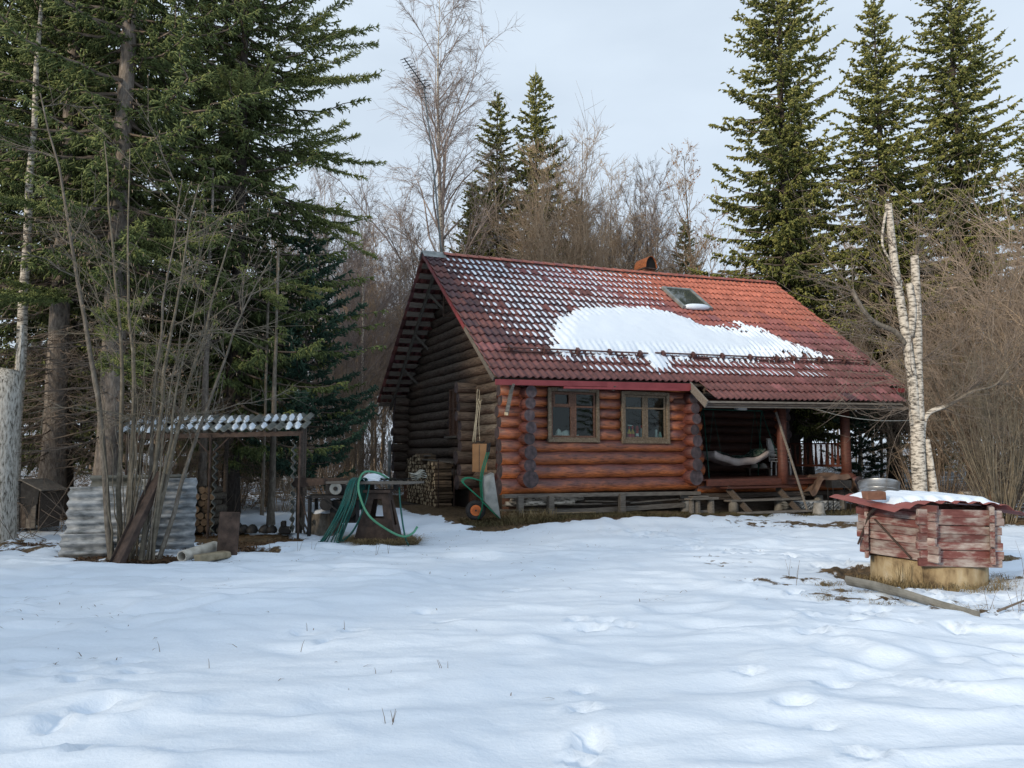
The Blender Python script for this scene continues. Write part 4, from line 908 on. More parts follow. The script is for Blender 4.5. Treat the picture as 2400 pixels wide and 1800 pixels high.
tw = twig_spray([((-.15, 0, 4.0), (-1, -.3, .1)), ((-.9, -.2, 4.5), (-1, -.4, .0)), ((-1.4, -.3, 5.1), (-.8, 0, .5)), ((-.1, 0, 2.6), (-1, -.5, .0)), ((0, 0, 3.2), (-1, -.2, .35)), ((-.2, 0, 5.3), (-1, 0, .5)), ((.15, .1, 4.7), (1, 0, .5)), ((.15, .1, 5.8), (1, 0, .6)), ((.2, .1, 6), (.1, 0, 1)), ((1.0, -.1, 2.85), (.6, 0, .8)), ((1.7, -.2, 3.1), (1, 0, .4)), ((2.2, -.3, 3.3), (.8, 0, .6)), ((.1, 0, 3.6), (1, -.2, .4)), ((-.3, 0, 6.2), (-.5, 0, .6)), ((.5, 0, 2.65), (.9, -.3, -.1))], 5, 8, 2.4, .009, TWIG, .05, .42, o)
tw['kind'] = 'stuff'
MB().tube([(.42, -.05, -.2), (.3, 0, .9), (.2, 0, 1.9)], [.1, .085, .07], 10).obj('side_stem', BARK_BIRCH, o, smooth=True)

# ------------------------------------------------------------------ the dark spruce corner on the left
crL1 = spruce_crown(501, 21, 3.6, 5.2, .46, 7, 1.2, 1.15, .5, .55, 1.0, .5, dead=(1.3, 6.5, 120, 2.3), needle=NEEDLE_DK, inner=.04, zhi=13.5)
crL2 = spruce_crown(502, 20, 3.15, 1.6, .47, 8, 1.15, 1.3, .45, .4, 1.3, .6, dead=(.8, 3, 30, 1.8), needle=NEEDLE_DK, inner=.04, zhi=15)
trL = trunk_mesh(20, .26, BARK_SPRUCE, 7); trL2 = trunk_mesh(19, .2, BARK_DARK, 8)
tree('spruce_tree', 'big spruce with thick bare trunk behind the corrugated sheets', (-8.15, 15.6, .25), crL1, trL, .3)
def bough(parent, p, d, ln, seed, nb_=5):
    rng = np.random.default_rng(seed); p = np.array(p, float); d = np.array(d, float); d /= np.linalg.norm(d); B = []; D = []; Ln = []; W = []; T = []; S0 = []; S1 = []
    for q in range(nb_):
        dd = d + rng.normal(0, .3, 3) * [1, 1, .5]; dd /= np.linalg.norm(dd); l = ln * rng.uniform(.6, 1.05); n = 8; s_ = np.linspace(0, 1, n + 1)[:, None]; P = p + dd * l * s_ + np.array([0, 0, -.18 * l]) * s_ ** 2 + np.array([0, 0, .12 * l]) * s_ ** 4
        S0.append(P[:-1]); S1.append(P[1:]); m = int(l * 46); ss = rng.uniform(.2, 1, m) * (n - .001); j = ss.astype(int); bp = P[j] + (P[j + 1] - P[j]) * (ss - j)[:, None]; sd2 = np.cross(dd, [0, 0, 1.]); sd2 /= np.linalg.norm(sd2)
        dv = dd * .8 + sd2 * rng.choice([-1., 1.], (m, 1)) * rng.uniform(.4, .9, (m, 1)) + rng.normal(0, .15, (m, 3)) - [0, 0, .25]; ll = (.1 + .3 * (1 - ss / n)) * rng.uniform(.6, 1.2, m); B.append(bp); D.append(dv); Ln.append(ll); W.append(np.full(m, .016)); T.append(.55 + .35 * ss / n + rng.normal(0, .1, m))
        c = 4; rp_ = np.repeat(np.arange(m), c); ft = rng.uniform(.2, .95, (m * c, 1)); dvn = dv / np.linalg.norm(dv, axis=1, keepdims=True); B.append(bp[rp_] + dvn[rp_] * ll[rp_][:, None] * ft); D.append(dvn[rp_] + rng.normal(0, .5, (m * c, 3))); Ln.append(rng.uniform(.06, .13, m * c)); W.append(np.full(m * c, .013)); T.append(T[-1][rp_] + rng.normal(0.05, .1, m * c))
    B, D, Ln, W, T = [np.concatenate(x) for x in (B, D, Ln, W, T)]; V1, F1 = spindles(B, D, Ln, W, rng); S0 = np.concatenate(S0); S1 = np.concatenate(S1); V2, F2 = segs_mesh(S0, S1, np.full(len(S0), .009), np.full(len(S0), .007), 3); F2t = np.concatenate([F2[:, [0, 1, 2]], F2[:, [0, 2, 3]]]) + len(V1)
    return link('low_bough', npmesh('low_bough', np.concatenate([V1, V2]), np.concatenate([F1, F2t]), [NEEDLE_DK, TWIG], False, np.concatenate([np.zeros(len(F1), int), np.ones(len(F2t), int)]), {'tint': np.concatenate([np.repeat(np.clip(T, 0, 1), 5), np.zeros(len(V2))])}), parent)
_sp = [o_ for o_ in col.objects if o_.get('label') == 'big spruce with thick bare trunk behind the corrugated sheets'][0]; _sp.rotation_euler = (0, 0, 0)
for q, (p_, d_, l_) in enumerate((((.9, -2.0, 3.2), (1, -.5, -.35), 1.5), ((.2, -.6, 4.3), (.9, -.9, -.3), 2.6), ((-.3, -.4, 4.4), (-.8, -.9, -.15), 2.4), ((-1.2, -1.2, 3.9), (-.9, -.3, -.3), 1.9), ((.3, -.4, 5.6), (.8, -.8, -.1), 2.8), ((-.3, -.4, 6.2), (-.3, -1, -.1), 2.8), ((.2, 0, 3.4), (1, -.35, .1), 1.3))): bough(_sp, p_, d_, l_, 40 + q)
tree('spruce_tree', 'dark dense spruce whose long boughs stand out against the sky', (-6.75, 18.6, .2), crL2, trL2, .0)
_sp2 = [o_ for o_ in col.objects if o_.get('label') == 'dark dense spruce whose long boughs stand out against the sky'][0]
for q, (p_, d_, l_) in enumerate((((.8, -.2, 11.6), (1, -.1, .3), 2.9), ((.8, -.3, 10.6), (1, -.2, .1), 2.7), ((.9, -.2, 8.9), (1, -.15, .05), 2.6), ((1.0, -.2, 7.6), (1, -.1, -.25), 2.5), ((.6, -.8, 5.6), (1, -.4, -.3), 2.4), ((.3, -1, 9.6), (.5, -1, .0), 2.2), ((-.6, -1, 7.2), (-.3, -1, -.2), 2.2))): bough(_sp2, p_, d_, l_, 70 + q, 6)
tree('spruce_tree', 'dark spruce filling the gap left of the big trunk', (-11.0, 19.0, .3), crL2, trL2, 2.4, 1.0)
tree('spruce_tree', 'spruce trunk with dry boughs behind the dead grey stub', (-9.9, 16.6, .3), crL1, trL, 2.1, .95)
tree('spruce_tree', 'spruce with dry lower boughs at the left picture edge', (-12.6, 17.2, .3), crL1, trL, 4.0, 1.0)
tree('spruce_tree', 'dark spruce deep in the left wood above the shelter', (-8.6, 22.0, .3), crL2, trL2, 4.1, 1.0)
tree('spruce_tree', 'dark spruce far back left of the big trunk', (-13.5, 23.0, .3), crL2, trL2, 5.2, 1.05)
tree('spruce_tree', 'dark spruce at the far left behind dry boughs', (-17, 21, .3), crL2, trL2, 1.2, 1.05)
crP = spruce_crown(503, 7.2, 2.0, .9, .34, 6, 1.5, 1.5, .1, .6, .35, .4, needle=NEEDLE_PINE)
trP = trunk_mesh(7, .07, BARK_GREY, 9)
tree('pine_tree', 'young soft needled pine behind the right end of the shelter roof', (-5.3, 19.6, .2), crP, trP, 0, 1.0)
tree('pine_tree', 'young blue green pine left of the hoses in the background', (-6.8, 21.5, .2), crP, trP, 2.2, .9)
tree('pine_tree', 'small young pine behind the porch railing', (12.4, 27.5, .3), crP, trP, 1.0, .62)
tree('pine_tree', 'young pine at the lower right picture edge', (14.6, 19.2, .3), crP, trP, 1.3, .62)
for i, (x, y, rr0, hh, lb) in enumerate(((-9.55, 14.8, .12, 14, 'slim whitish birch trunk rising behind the dead grey stub'), (-9.2, 17.9, .13, 10, 'thin dark trunk right of the kennel'), (-5.15, 16.6, .085, 6, 'bare grey trunk inside the shelter near its right end'), (-5.6, 17.4, .045, 5, 'thin brown stem behind the shelter, left of a thicker one'), (-6.9, 17.2, .11, 8, 'dark trunk behind the left half of the shelter'))):
    o = root('bare_stemmed_tree', lb, 'tree', (x, y, gz(x, y)), i); link('trunk', trunk_mesh(hh, rr0, BARK_BIRCH if i == 0 else BARK_SPRUCE if rr0 > .1 else BARK_GREY, 20 + i), o)
    if rr0 > .1: o2 = twig_spray([((0, 0, .6 + 1.0 * q), (math.cos(q * 2.2), math.sin(q * 2.2), -.1)) for q in range(8)], 30 + i, 5, 1.5, .008, TWIG, -.03, .35, o, 'crown')
# dead debarked stub
o = root('dead_trunk', 'pale debarked dead trunk broken off at left picture edge', 'tree stump', (-8.95, 13.6, gz(-8.95, 13.6)))
mb = MB(); n = 20; V = []
prof = [(0, .31), (.15, .26), (.8, .235), (1.7, .22), (2.6, .215), (3.0, .2)]
rr0 = random.Random(3)
for z, r in prof:
    for k in range(n): V.append((r * (1 + rr0.uniform(-.05, .05)) * math.cos(2 * PI * k / n), r * (1 + rr0.uniform(-.05, .05)) * math.sin(2 * PI * k / n), z + (rr0.uniform(-.25, .12) if z > 2.9 else -.1)))
mb.add(V, [(i * n + k, i * n + (k + 1) % n, (i + 1) * n + (k + 1) % n, (i + 1) * n + k) for i in range(5) for k in range(n)] + [tuple(range(5 * n, 6 * n))]); mb.obj('trunk', BARK_DEAD, o, smooth=True)
MB().tube([(.1, .12, 2.7), (.12, .1, 3.3), (.1, .12, 3.85)], [.08, .06, .03], 7).obj('splinter', BARK_DEAD, o)
# hazel in front of the sheets: every stem a part
o = root('hazel_bush', 'hazel with fan of bare stems in front of corrugated sheets', 'shrub', (-5.7, 11.75, 0)); hb = o
hz = [(-.3, .0, -1.75, .3, 7.6, .055), (-.22, .1, -.9, .5, 6.9, .045), (-.1, .0, -.25, .2, 6.6, .04), (.05, .1, .2, .4, 6.2, .04), (.15, .0, .6, .2, 6.0, .045), (.24, .05, 1.05, .3, 5.4, .045), (.3, .05, 1.5, .5, 4.9, .04), (.3, 0, .8, -.1, 4.6, .03)]
rr0 = random.Random(8)
for k in range(26): hz.append((rr0.uniform(-.28, .28), rr0.uniform(-.12, .12), rr0.uniform(-.6, 1.0), rr0.uniform(-.3, .5), rr0.uniform(2.4, 4.8), rr0.uniform(.010, .02)))
cat_pts = []
for q, (x0, y0, dx, dy, hh, r) in enumerate(hz):
    rng = np.random.default_rng(900 + q); n = 12; s = np.linspace(0, 1, n + 1)
    P = np.stack([x0 + dx * (s * .55 + .45 * s ** 2) + np.cumsum(rng.normal(0, .022, n + 1)), y0 + dy * s + np.cumsum(rng.normal(0, .02, n + 1)), -.1 + hh * s], 1)
    P0 = [P[:-1]]; P1 = [P[1:]]; ta = 1 - .8 * s; R0 = [r * ta[:-1]]; R1 = [r * ta[1:]]
    if r > .025:
        for c in range(7):
            g = rng.uniform(.3, .98) * n; j = int(g); b0 = P[j] + (P[min(j + 1, n)] - P[j]) * (g - j); d = np.array([rng.normal(np.sign(dx) * .5, .7), rng.normal(-.1, .6), rng.uniform(.1, .9)]); d /= np.linalg.norm(d); l = rng.uniform(.5, 1.9)
            for w_ in range(6):
                e = b0 + d * l / 6; P0.append(b0[None]); P1.append(e[None]); R0.append(np.array([.011 * (1 - w_ / 7)])); R1.append(np.array([.011 * (1 - (w_ + 1) / 7)]))
                m = 3; bb = np.repeat(b0[None], m, 0) + (e - b0) * rng.random((m, 1)); dd = d + rng.normal(0, .65, (m, 3)); ee = bb + dd * rng.uniform(.1, .45, (m, 1)); P0.append(bb); P1.append(ee); R0.append(np.full(m, .0045)); R1.append(np.full(m, .002))
                if bb[0, 2] > 3.2: cat_pts += list(ee)
                b0 = e; d = d + rng.normal(0, .2, 3) + [0, 0, .03]; d /= np.linalg.norm(d)
    V, F = segs_mesh(*[np.concatenate(x) for x in (P0, P1, R0, R1)], 5 if r > .02 else 4); link('stem', npmesh('stem', V, F, [TWIG_HAZEL if q % 3 else BARK_GREY], True), o)
rng = np.random.default_rng(12); A = np.array(cat_pts)[::2][:420]; V, F = segs_mesh(A, A + rng.normal(0, .006, A.shape) - [0, 0, .045], np.full(len(A), .006), np.full(len(A), .004), 4)
o = link('catkins', npmesh('catkins', V, F, [mat('catkin', [(.3, (.22, .15, .1)), (.7, (.38, .28, .19))], 3, bmp=0, var=0)]), o); o['kind'] = 'stuff'
# bare thin undergrowth in the left wood and by the shelter
for i, (x, y, s) in enumerate(((-10.8, 14.6, .55), (-7.6, 17.3, .5), (-5.9, 19.5, .45), (-12.2, 15.6, .6), (-7.2, 20.0, .6))):
    o = root('undergrowth_bush', ('low leafless bush left of the kennel', 'low leafless bush behind the shelter middle', 'low leafless bush behind the shelter right end', 'low leafless bush at the far left edge', 'leafless bush deep behind the shelter')[i], 'shrub', (x, y, gz(x, y)), i * 1.3, 'low leafless bushes'); o.scale = (s, s, s); link('stems', TH1 if i % 2 else TH2, o)
# ------------------------------------------------------------------ far wood all round the clearing, each kind one mass
def scatter(name, label, me, boxes, seed):
    """one object: its tree mesh scattered over boxes of ground (count, min, max, scale range)"""
    o = link(name, me); tag(o, label, None, None, 'stuff')
    ng = bpy.data.node_groups.new(name, 'GeometryNodeTree'); ng.interface.new_socket('Geometry', in_out='INPUT', socket_type='NodeSocketGeometry'); ng.interface.new_socket('Geometry', in_out='OUTPUT', socket_type='NodeSocketGeometry')
    N = ng.nodes.new; K = ng.links.new; gi = N('NodeGroupInput'); go = N('NodeGroupOutput'); g2i = N('GeometryNodeGeometryToInstance'); K(gi.outputs[0], g2i.inputs[0]); jn = N('GeometryNodeJoinGeometry')
    def rnd(kind, lo, hi, sd):
        r = N('FunctionNodeRandomValue'); r.data_type = kind; ins = [q for q in r.inputs if q.enabled]; ins[0].default_value = lo; ins[1].default_value = hi
        [q for q in ins if q.name == 'Seed'][0].default_value = sd; return [q for q in r.outputs if q.enabled][0]
    for b_, (n, lo, hi, s0, s1) in enumerate(boxes):
        p = N('GeometryNodePoints'); p.inputs['Count'].default_value = n; K(rnd('FLOAT_VECTOR', lo, hi, seed + b_), p.inputs['Position'])
        ip = N('GeometryNodeInstanceOnPoints'); K(p.outputs[0], ip.inputs['Points']); K(g2i.outputs[0], ip.inputs['Instance'])
        K(rnd('FLOAT_VECTOR', (-.03, -.03, 0), (.03, .03, 6.28), seed + 50 + b_), ip.inputs['Rotation']); K(rnd('FLOAT', s0, s1, seed + 90 + b_), ip.inputs['Scale']); K(ip.outputs[0], jn.inputs[0])
    K(jn.outputs[0], go.inputs[0]); m = o.modifiers.new('scatter', 'NODES'); m.node_group = ng; return o
for q, (tw_, bx_) in enumerate(((TWIG, [(46, (-44, 43, .3), (48, 72, .7), .8, 1.3)]), (TWIG_TAN, [(56, (-40, 41, .3), (44, 66, .6), .7, 1.2), (10, (-12, 38, .3), (11, 43, .4), .8, 1.05)]))):
    tp, trad, sg = bare_tree(600 + q, 13, .1, first=.2, nprim=28, plen=.34, ang=(20, 46), nsec=8, nter=7, secr=.48, terr=.6, up=.12, tr=.009)
    tp = np.array(tp); V, F = segs_mesh(np.concatenate([tp[:-1], sg[0]]), np.concatenate([tp[1:], sg[1]]), np.concatenate([np.array(trad[:-1]), sg[2]]), np.concatenate([np.array(trad[1:]), sg[3]]), 3)
    scatter('far_wood', ('far leafless grey wood that reads as one mass', 'far leafless tan wood that reads as one mass')[q], npmesh('far_wood', V, F, [tw_]), bx_, 7 + q)
V0 = spruce_crown(700, 13, 2.3, .4, .5, 6, .6, 2.6, .3, .8, .8, .4, needle=NEEDLE_DK)
scatter('far_spruces', 'far dark spruces of the surrounding wood', V0, [(9, (-34, 32, .3), (-15, 52, .5), .7, 1.15), (9, (13, 41, .3), (38, 55, .5), .7, 1.15), (4, (-9, 50, .3), (9, 56, .5), .7, 1.0), (20, (-24, -12, 0), (-9.5, 4, 0), .68, .92), (14, (-30, -45, 0), (30, -26, 0), .7, 1.1), (8, (26, -25, 0), (38, 20, .3), .7, 1.1)], 31)
# low brushwood on the forest floor
rng = np.random.default_rng(78); n = 3000; x = rng.uniform(-26, 30, n); y = rng.uniform(21, 46, n); x2, y2 = rng.uniform(-16, -6.5, 900), rng.uniform(13.6, 21, 900); x3, y3 = rng.uniform(9.5, 18, 900), rng.uniform(18, 24, 900)
x = np.concatenate([x, x2, x3]); y = np.concatenate([y, y2, y3]); u, v = w2h(x, y); kq = ~((u > -2.2) & (u < 11.5) & (v > -2) & (v < 9.8)); x = x[kq]; y = y[kq]; n = len(x)
B = np.stack([x, y, terrain(x, y) - .02], 1); D = rng.normal(0, .55, (n, 3)) + [0, 0, .8]; D[:, 2] = np.abs(D[:, 2]) * .7; l = rng.uniform(.2, 1.3, n)[:, None]; E = B + D * l * .5; E2 = E + (D + rng.normal(0, .4, (n, 3))) * l * .5; S_ = B + (E - B) * rng.random((n, 1)); S2 = S_ + (D + rng.normal(0, .7, (n, 3))) * l * .3
V, F = segs_mesh(np.concatenate([B, E, S_]), np.concatenate([E, E2, S2]), np.concatenate([np.full(n, .008), np.full(n, .006), np.full(n, .005)]), np.concatenate([np.full(n, .006), np.full(n, .003), np.full(n, .002)]), 3)
o = link('brushwood', npmesh('brushwood', V, F, [TWIG])); tag(o, 'low brushwood and saplings on the forest floor', None, None, 'stuff')
# ------------------------------------------------------------------ things in the yard
rs = random.Random(21)
# ---- firewood stack along the gable wall
wp = root('firewood_stack', 'stack of split firewood against the dark gable wall', 'firewood', h2w(-1.0, 3.3, 0), TH)
chunk = []
for q in range(5):
    n = (4, 5, 3, 4, 6)[q]; r0 = random.Random(q); rad = [r0.uniform(.045, .065) for _ in range(n)]; ang = [2 * PI * (k + r0.uniform(-.25, .25)) / n for k in range(n)]
    mb = MB(); V = [(x, math.cos(a) * r * (1 if x < .2 else .95), math.sin(a) * r) for x in (0, .48) for a, r in zip(ang, rad)]
    mb.add(V, [(k, (k + 1) % n, n + (k + 1) % n, n + k) for k in range(n)], 1); mb.add(V, [tuple(reversed(range(n))), tuple(range(n, 2 * n))], 0); chunk.append(mb.mesh('split_log', [WOOD_PALE, WOOD_BARKY]))
cnt = 0
for j in range(30):
    v = .05 + j * .107; top = 1.12 + .18 * (v > 1.35) - .25 * max(0, v - 2.7) + .05 * math.sin(v * 5)
    z = .2; k = 0
    while z < .2 + top and cnt < 300:
        o = link('split_log', chunk[rs.randrange(5)], wp, (rs.uniform(-.04, .05), v + rs.uniform(-.02, .02) + (.05 if k % 2 else 0), z + .05), (rs.uniform(0, 6.28), rs.uniform(-.04, .04), rs.uniform(-.07, .07))); z += .098 + rs.uniform(-.006, .01); k += 1; cnt += 1
for (u_, v_) in ((.05, -.08), (.5, -.08)): MB().tube([(u_, v_, .1), (u_, v_, 1.45)], .016, 7).obj('rack_rod', RUST, wp)
MB().box((.25, .5, 1.42), (.16, 1.5, .03), 0, (.05, 0, .2)).obj('cover_board', WOOD_GREY, wp); MB().box((.2, 1.6, 1.55), (.1, 1.3, .03), 0, (-.03, .1, -.1)).obj('cover_board', WOOD_GREY, wp)
MB().box((.27, 1.5, .12), (.1, 3.2, .12)).obj('skid', WOOD_DARK, wp); MB().box((.05, 1.5, .12), (.08, 3.2, .12)).obj('skid', WOOD_DARK, wp)
# ---- wheelbarrow stood on its nose
p = h2w(-1.5, -.75); wb = root('wheelbarrow', 'green wheelbarrow stood upright against the house corner', 'wheelbarrow', (p.x, p.y, .17), .12)
for s in (-.22, .22):
    MB().tube(curve([(.05, s * .35, .03), (.14, s * .8, .37), (.12, s, .92), (.27, s * 1.15, 1.5)], 5), .017, 8).obj('frame_tube', GREEN_PAINT, wb, smooth=True)
    MB().tube([(.265, s * 1.15, 1.48), (.285, s * 1.15, 1.68)], .02, 8).obj('grip', BLACK_RUB, wb)
    MB().tube(curve([(.11, s, .86), (-.12, s * 1.1, .92), (-.25, s * 1.15, .9), (-.28, s * 1.15, .82), (-.1, s * 1.05, .65), (.14, s, .44)], 4), .013, 7).obj('leg', GREEN_PAINT, wb, smooth=True)
    MB().tube([(.15, s, .4), (.5, s * .9, .06)], .013, 7).obj('brace', GREEN_PAINT, wb)
mb = MB(); a = [(.15, -.2, .95), (.15, .2, .95), (.18, .17, .42), (.18, -.17, .42)]; bq = [(.36, -.33, 1.03), (.36, .33, 1.03), (.52, .24, .05), (.52, -.24, .05)]
a2 = [(x + .012, y * .97, z) for x, y, z in a]; b2 = [(x + .004, y * .97, z) for x, y, z in bq]
mb.add(a + bq + a2 + b2, [(0, 3, 2, 1), (0, 1, 5, 4), (1, 2, 6, 5), (2, 3, 7, 6), (3, 0, 4, 7), (8, 9, 10, 11), (8, 12, 13, 9), (9, 13, 14, 10), (10, 14, 15, 11), (11, 15, 12, 8), (4, 5, 13, 12), (5, 6, 14, 13), (6, 7, 15, 14), (7, 4, 12, 15)]); soft(mb.obj('tray', GALV_DULL, wb), .02, 2)
mb = MB()
for k in range(24):
    t = 2 * PI * k / 24
    for j in range(8):
        s = 2 * PI * j / 8; rr0 = .165 + .055 * math.cos(s); mb.v.append((rr0 * math.cos(t), .055 * math.sin(s), rr0 * math.sin(t)))
for k in range(24):
    for j in range(8): mb.f.append((k * 8 + j, k * 8 + (j + 1) % 8, ((k + 1) % 24) * 8 + (j + 1) % 8, ((k + 1) % 24) * 8 + j)); mb.m.append(0)
wl = mb.obj('wheel', BLACK_RUB, wb, (0, -.02, .22), smooth=True)
ORANGE = mat('orange_rim', [(.3, (.42, .1, .025)), (.7, (.6, .18, .05))], 8, rough=.5, bmp=.1)
mb = MB(); mb.tube([(0, -.035, 0), (0, .035, 0)], .118, 20); mb.obj('rim', ORANGE, wl); mb = MB(); mb.tube([(0, -.045, 0), (0, -.034, 0)], .075, 18); mb.obj('hub_plate', ORANGE, wl); MB().tube([(0, -.09, 0), (0, .09, 0)], .02, 10).obj('axle', DARK_IRON, wl)
# ---- carton, ropes, loose board at the corner
p = h2w(-.92, .42); CARD = mat('brown_carton', [(.3, (.2, .11, .055)), (.7, (.3, .17, .085))], 3, rough=.9, bmp=.1)
bxo = root('carton', 'tall brown carton wedged behind the wheelbarrow handles', 'box', (p.x, p.y, 1.19), .12)
soft(MB().box((0, 0, .33), (.34, .22, .66)).obj('body', CARD, bxo)); MB().box((-.02, -.114, .33), (.012, .006, .62)).obj('seam', WOOD_DARK, bxo)
mb = MB(); mb.tube(curve([(-.1, 0, .66), (-.05, .03, .72), (.05, -.02, .69), (.12, .02, .73)], 4), .014, 6); mb.obj('black_strap', BLACK_RUB, bxo)
p = h2w(-.75, .95); ro = root('rope', 'loops of pale rope hanging from a gable log', 'rope', (p.x, p.y, 1.9), 0); ROPE = mat('pale_rope', [(.3, (.3, .27, .2)), (.7, (.5, .46, .36))], 20, rough=.95)
for x0, x1, z1 in ((0, -.13, 1.0), (.03, -.06, .95), (.07, .05, .98), (-.02, -.1, 1.22)): MB().tube(curve([(x1, 0, 0), (x1 * .5, -.02, .5), (x0, -.01, z1), (x0 + .04, .03, z1 + .05)], 5), .011, 6).obj('strand', ROPE, ro, smooth=True)
MB().tube([(.03, .02, .95), (.02, .3, 1.3)], .009, 6).obj('hook_cord', ROPE, ro)
p = h2w(-.52, -.34); lb_ = root('loose_board', 'short grey board hanging slantwise below the left eave', 'board', (p.x, p.y, 2.5), TH); MB().bar((-.06, 0, 0), (.1, 0, .72), .03, .09).obj('board', WOOD_GREY, lb_); MB().box((-.07, -.02, .03), (.07, .05, .07)).obj('pale_end', WOOD_PALE, lb_)
# ---- timber stored under the house
lt = root('timber_pile', 'boards and birch poles stored under the front wall', 'timber', h2w(0, 0, 0), TH)
for (u0, u1, v, z0, z1, wd, hh, m_) in ((-.5, 2.1, -.02, .42, .4, .16, .04, WOOD_GREY), (-.5, 3.2, .1, .3, .26, .2, .04, WOOD_GREY), (.4, 4.6, -.05, .2, .3, .12, .12, WOOD_GREY), (1.2, 4.0, .1, .38, .36, .16, .03, WOOD_GREY), (1.6, 2.9, -.12, .48, .43, .12, .03, WOOD_GREY), (2.9, 4.4, -.1, .4, .46, .14, .035, WOOD_GREY), (-.4, 1.9, -.16, .24, .2, .1, .03, WOOD_PALE), (.9, 3.4, .2, .14, .16, .25, .1, WOOD_GREY), (3.2, 5.0, .1, .3, .24, .15, .05, WOOD_GREY), (4.4, 6.9, -.1, .44, .42, .12, .04, WOOD_DARK), (6.6, 8.6, -.25, .4, .42, .12, .03, WOOD_GREY)):
    soft(MB().bar((u0, v, z0), (u1, v + rs.uniform(-.05, .05), z1), wd, hh).obj('board', m_, lt), .005)
for (u0, u1, v, z) in ((-.5, 1.3, -.14, .46), (-.3, 1.65, .03, .52)): MB().tube([(u0, v, z), (u1, v, z)], .06, 10).obj('birch_pole', BARK_BIRCH, lt, smooth=True)
# ---- stool, bucket, pole, roofing sheets, cement pipes by the steps
p = h2w(4.55, -.85); so = root('stump_bench', 'low grey bench of chunky stumps left of the steps', 'bench', (p.x, p.y, .05), TH)
soft(MB().box((.0, 0, .45), (.85, .3, .05)).jit(.01, 1).obj('seat', WOOD_GREY, so)); soft(MB().box((-.05, .05, .5), (.5, .2, .04)).jit(.01, 2).obj('seat_board', WOOD_GREY, so))
for x, wd in ((-.32, .13), (-.15, .16), (.28, .17)): MB().tube([(x, 0, -.05), (x + .01, 0, .42)], [wd * .58, wd * .5], 9).obj('leg', WOOD_GREY, so, smooth=False)
MB().box((.07, .03, .13), (.45, .06, .06)).obj('stretcher', WOOD_GREY, so)
p = h2w(7.92, -1.4); bo = root('bucket', 'grey bucket turned upside down by the steps', 'bucket', (p.x, p.y, .03)); mb = MB(); mb.lathe([(.168, 0), (.165, .015), (.16, .02), (.118, .31), (.11, .315), (.0, .315)], 20); mb.obj('body', CONC, bo, smooth=False)
MB().lathe([(.166, 0), (.178, .01), (.166, .022)], 20).obj('rim', GALV_DULL, bo)
a, c = h2w(7.62, -1.3, .15), h2w(7.5, -.42, 2.75); po = root('long_pole', 'long thin pole leaning on the porch post', 'pole', a); MB().bar((0, 0, 0), c - a, .035, .05).obj('shaft', WOOD_GREY, po)
p = h2w(8.6, -.7); ss_ = root('roofing_sheets', 'stack of corrugated roofing sheets lying under the porch edge', 'sheets', (p.x, p.y, .06), TH)
def corr(wd, ln, pitch, amp, th=.012, n=8, bend=0):
    """corrugated sheet: waves along x, length along y"""
    xs = np.arange(0, wd + 1e-6, pitch / n); ys = np.linspace(0, ln, 6); V = []
    for dz in (0, -th):
        for y in ys: V += [(x, y, amp * math.cos(2 * PI * x / pitch) + dz + bend * math.sin(PI * y / ln)) for x in xs]
    nx_, ny_ = len(xs), len(ys); F = []
    for L_ in range(2):
        o_ = L_ * nx_ * ny_
        for j in range(ny_ - 1):
            for i in range(nx_ - 1):
                q = (o_ + j * nx_ + i, o_ + j * nx_ + i + 1, o_ + (j + 1) * nx_ + i + 1, o_ + (j + 1) * nx_ + i); F.append(q if L_ == 0 else q[::-1])
    h_ = nx_ * ny_
    for i in range(nx_ - 1): F += [(i, h_ + i, h_ + i + 1, i + 1), ((ny_ - 1) * nx_ + i, (ny_ - 1) * nx_ + i + 1, h_ + (ny_ - 1) * nx_ + i + 1, h_ + (ny_ - 1) * nx_ + i)]
    for j in range(ny_ - 1): F += [(j * nx_, (j + 1) * nx_, h_ + (j + 1) * nx_, h_ + j * nx_), (j * nx_ + nx_ - 1, h_ + j * nx_ + nx_ - 1, h_ + (j + 1) * nx_ + nx_ - 1, (j + 1) * nx_ + nx_ - 1)]
    return MB().add(V, F)
me = corr(1.5, .7, .17, .022).mesh('sheet', [SLATE], True)
for k in range(7): link('sheet', me, ss_, (-.75 + rs.uniform(-.06, .06), -.1 + rs.uniform(-.03, .03), .05 + k * .032))
# ---- brazier, tarp, tub
p = h2w(9.05, -1.05); br = root('brazier', 'black sheet metal brazier on thin legs before the porch', 'grill', (p.x, p.y, .02), .1)
mb = MB()
for c, d in (((0, -.16, .78), (.56, .012, .2)), ((0, .16, .78), (.56, .012, .2)), ((-.275, 0, .78), (.012, .31, .2)), ((.275, 0, .78), (.012, .31, .2)), ((0, 0, .685), (.54, .31, .012))): mb.box(c, d)
mb.obj('box', DARK_IRON, br)
for x in (-.24, .24):
    for y in (-.14, .14): MB().bar((x, y, 0), (x, y, .7), .02, .02).obj('leg', DARK_IRON, br)
p = h2w(9.3, -.62); tp_ = root('tarpaulin', 'brown tarpaulin thrown over the brazier and porch edge', 'tarpaulin', (p.x, p.y, 0), .2)
gx_, gy_ = np.meshgrid(np.linspace(-.75, .75, 31), np.linspace(-.25, .5, 16)); hz_ = 1.03 + .04 * np.sin(gx_ * 6 + gy_ * 4) + .03 * np.sin(gx_ * 13 + 1) - .45 * sstep(np.abs(gx_ - .05), .38, .75) - .12 * sstep(-gy_, .1, .25) + .03 * (fbm(gx_ * 6, gy_ * 6, 3) - .5)
idx = np.arange(gx_.size).reshape(gx_.shape); F = np.stack([idx[:-1, :-1], idx[:-1, 1:], idx[1:, 1:], idx[1:, :-1]], -1).reshape(-1, 4)
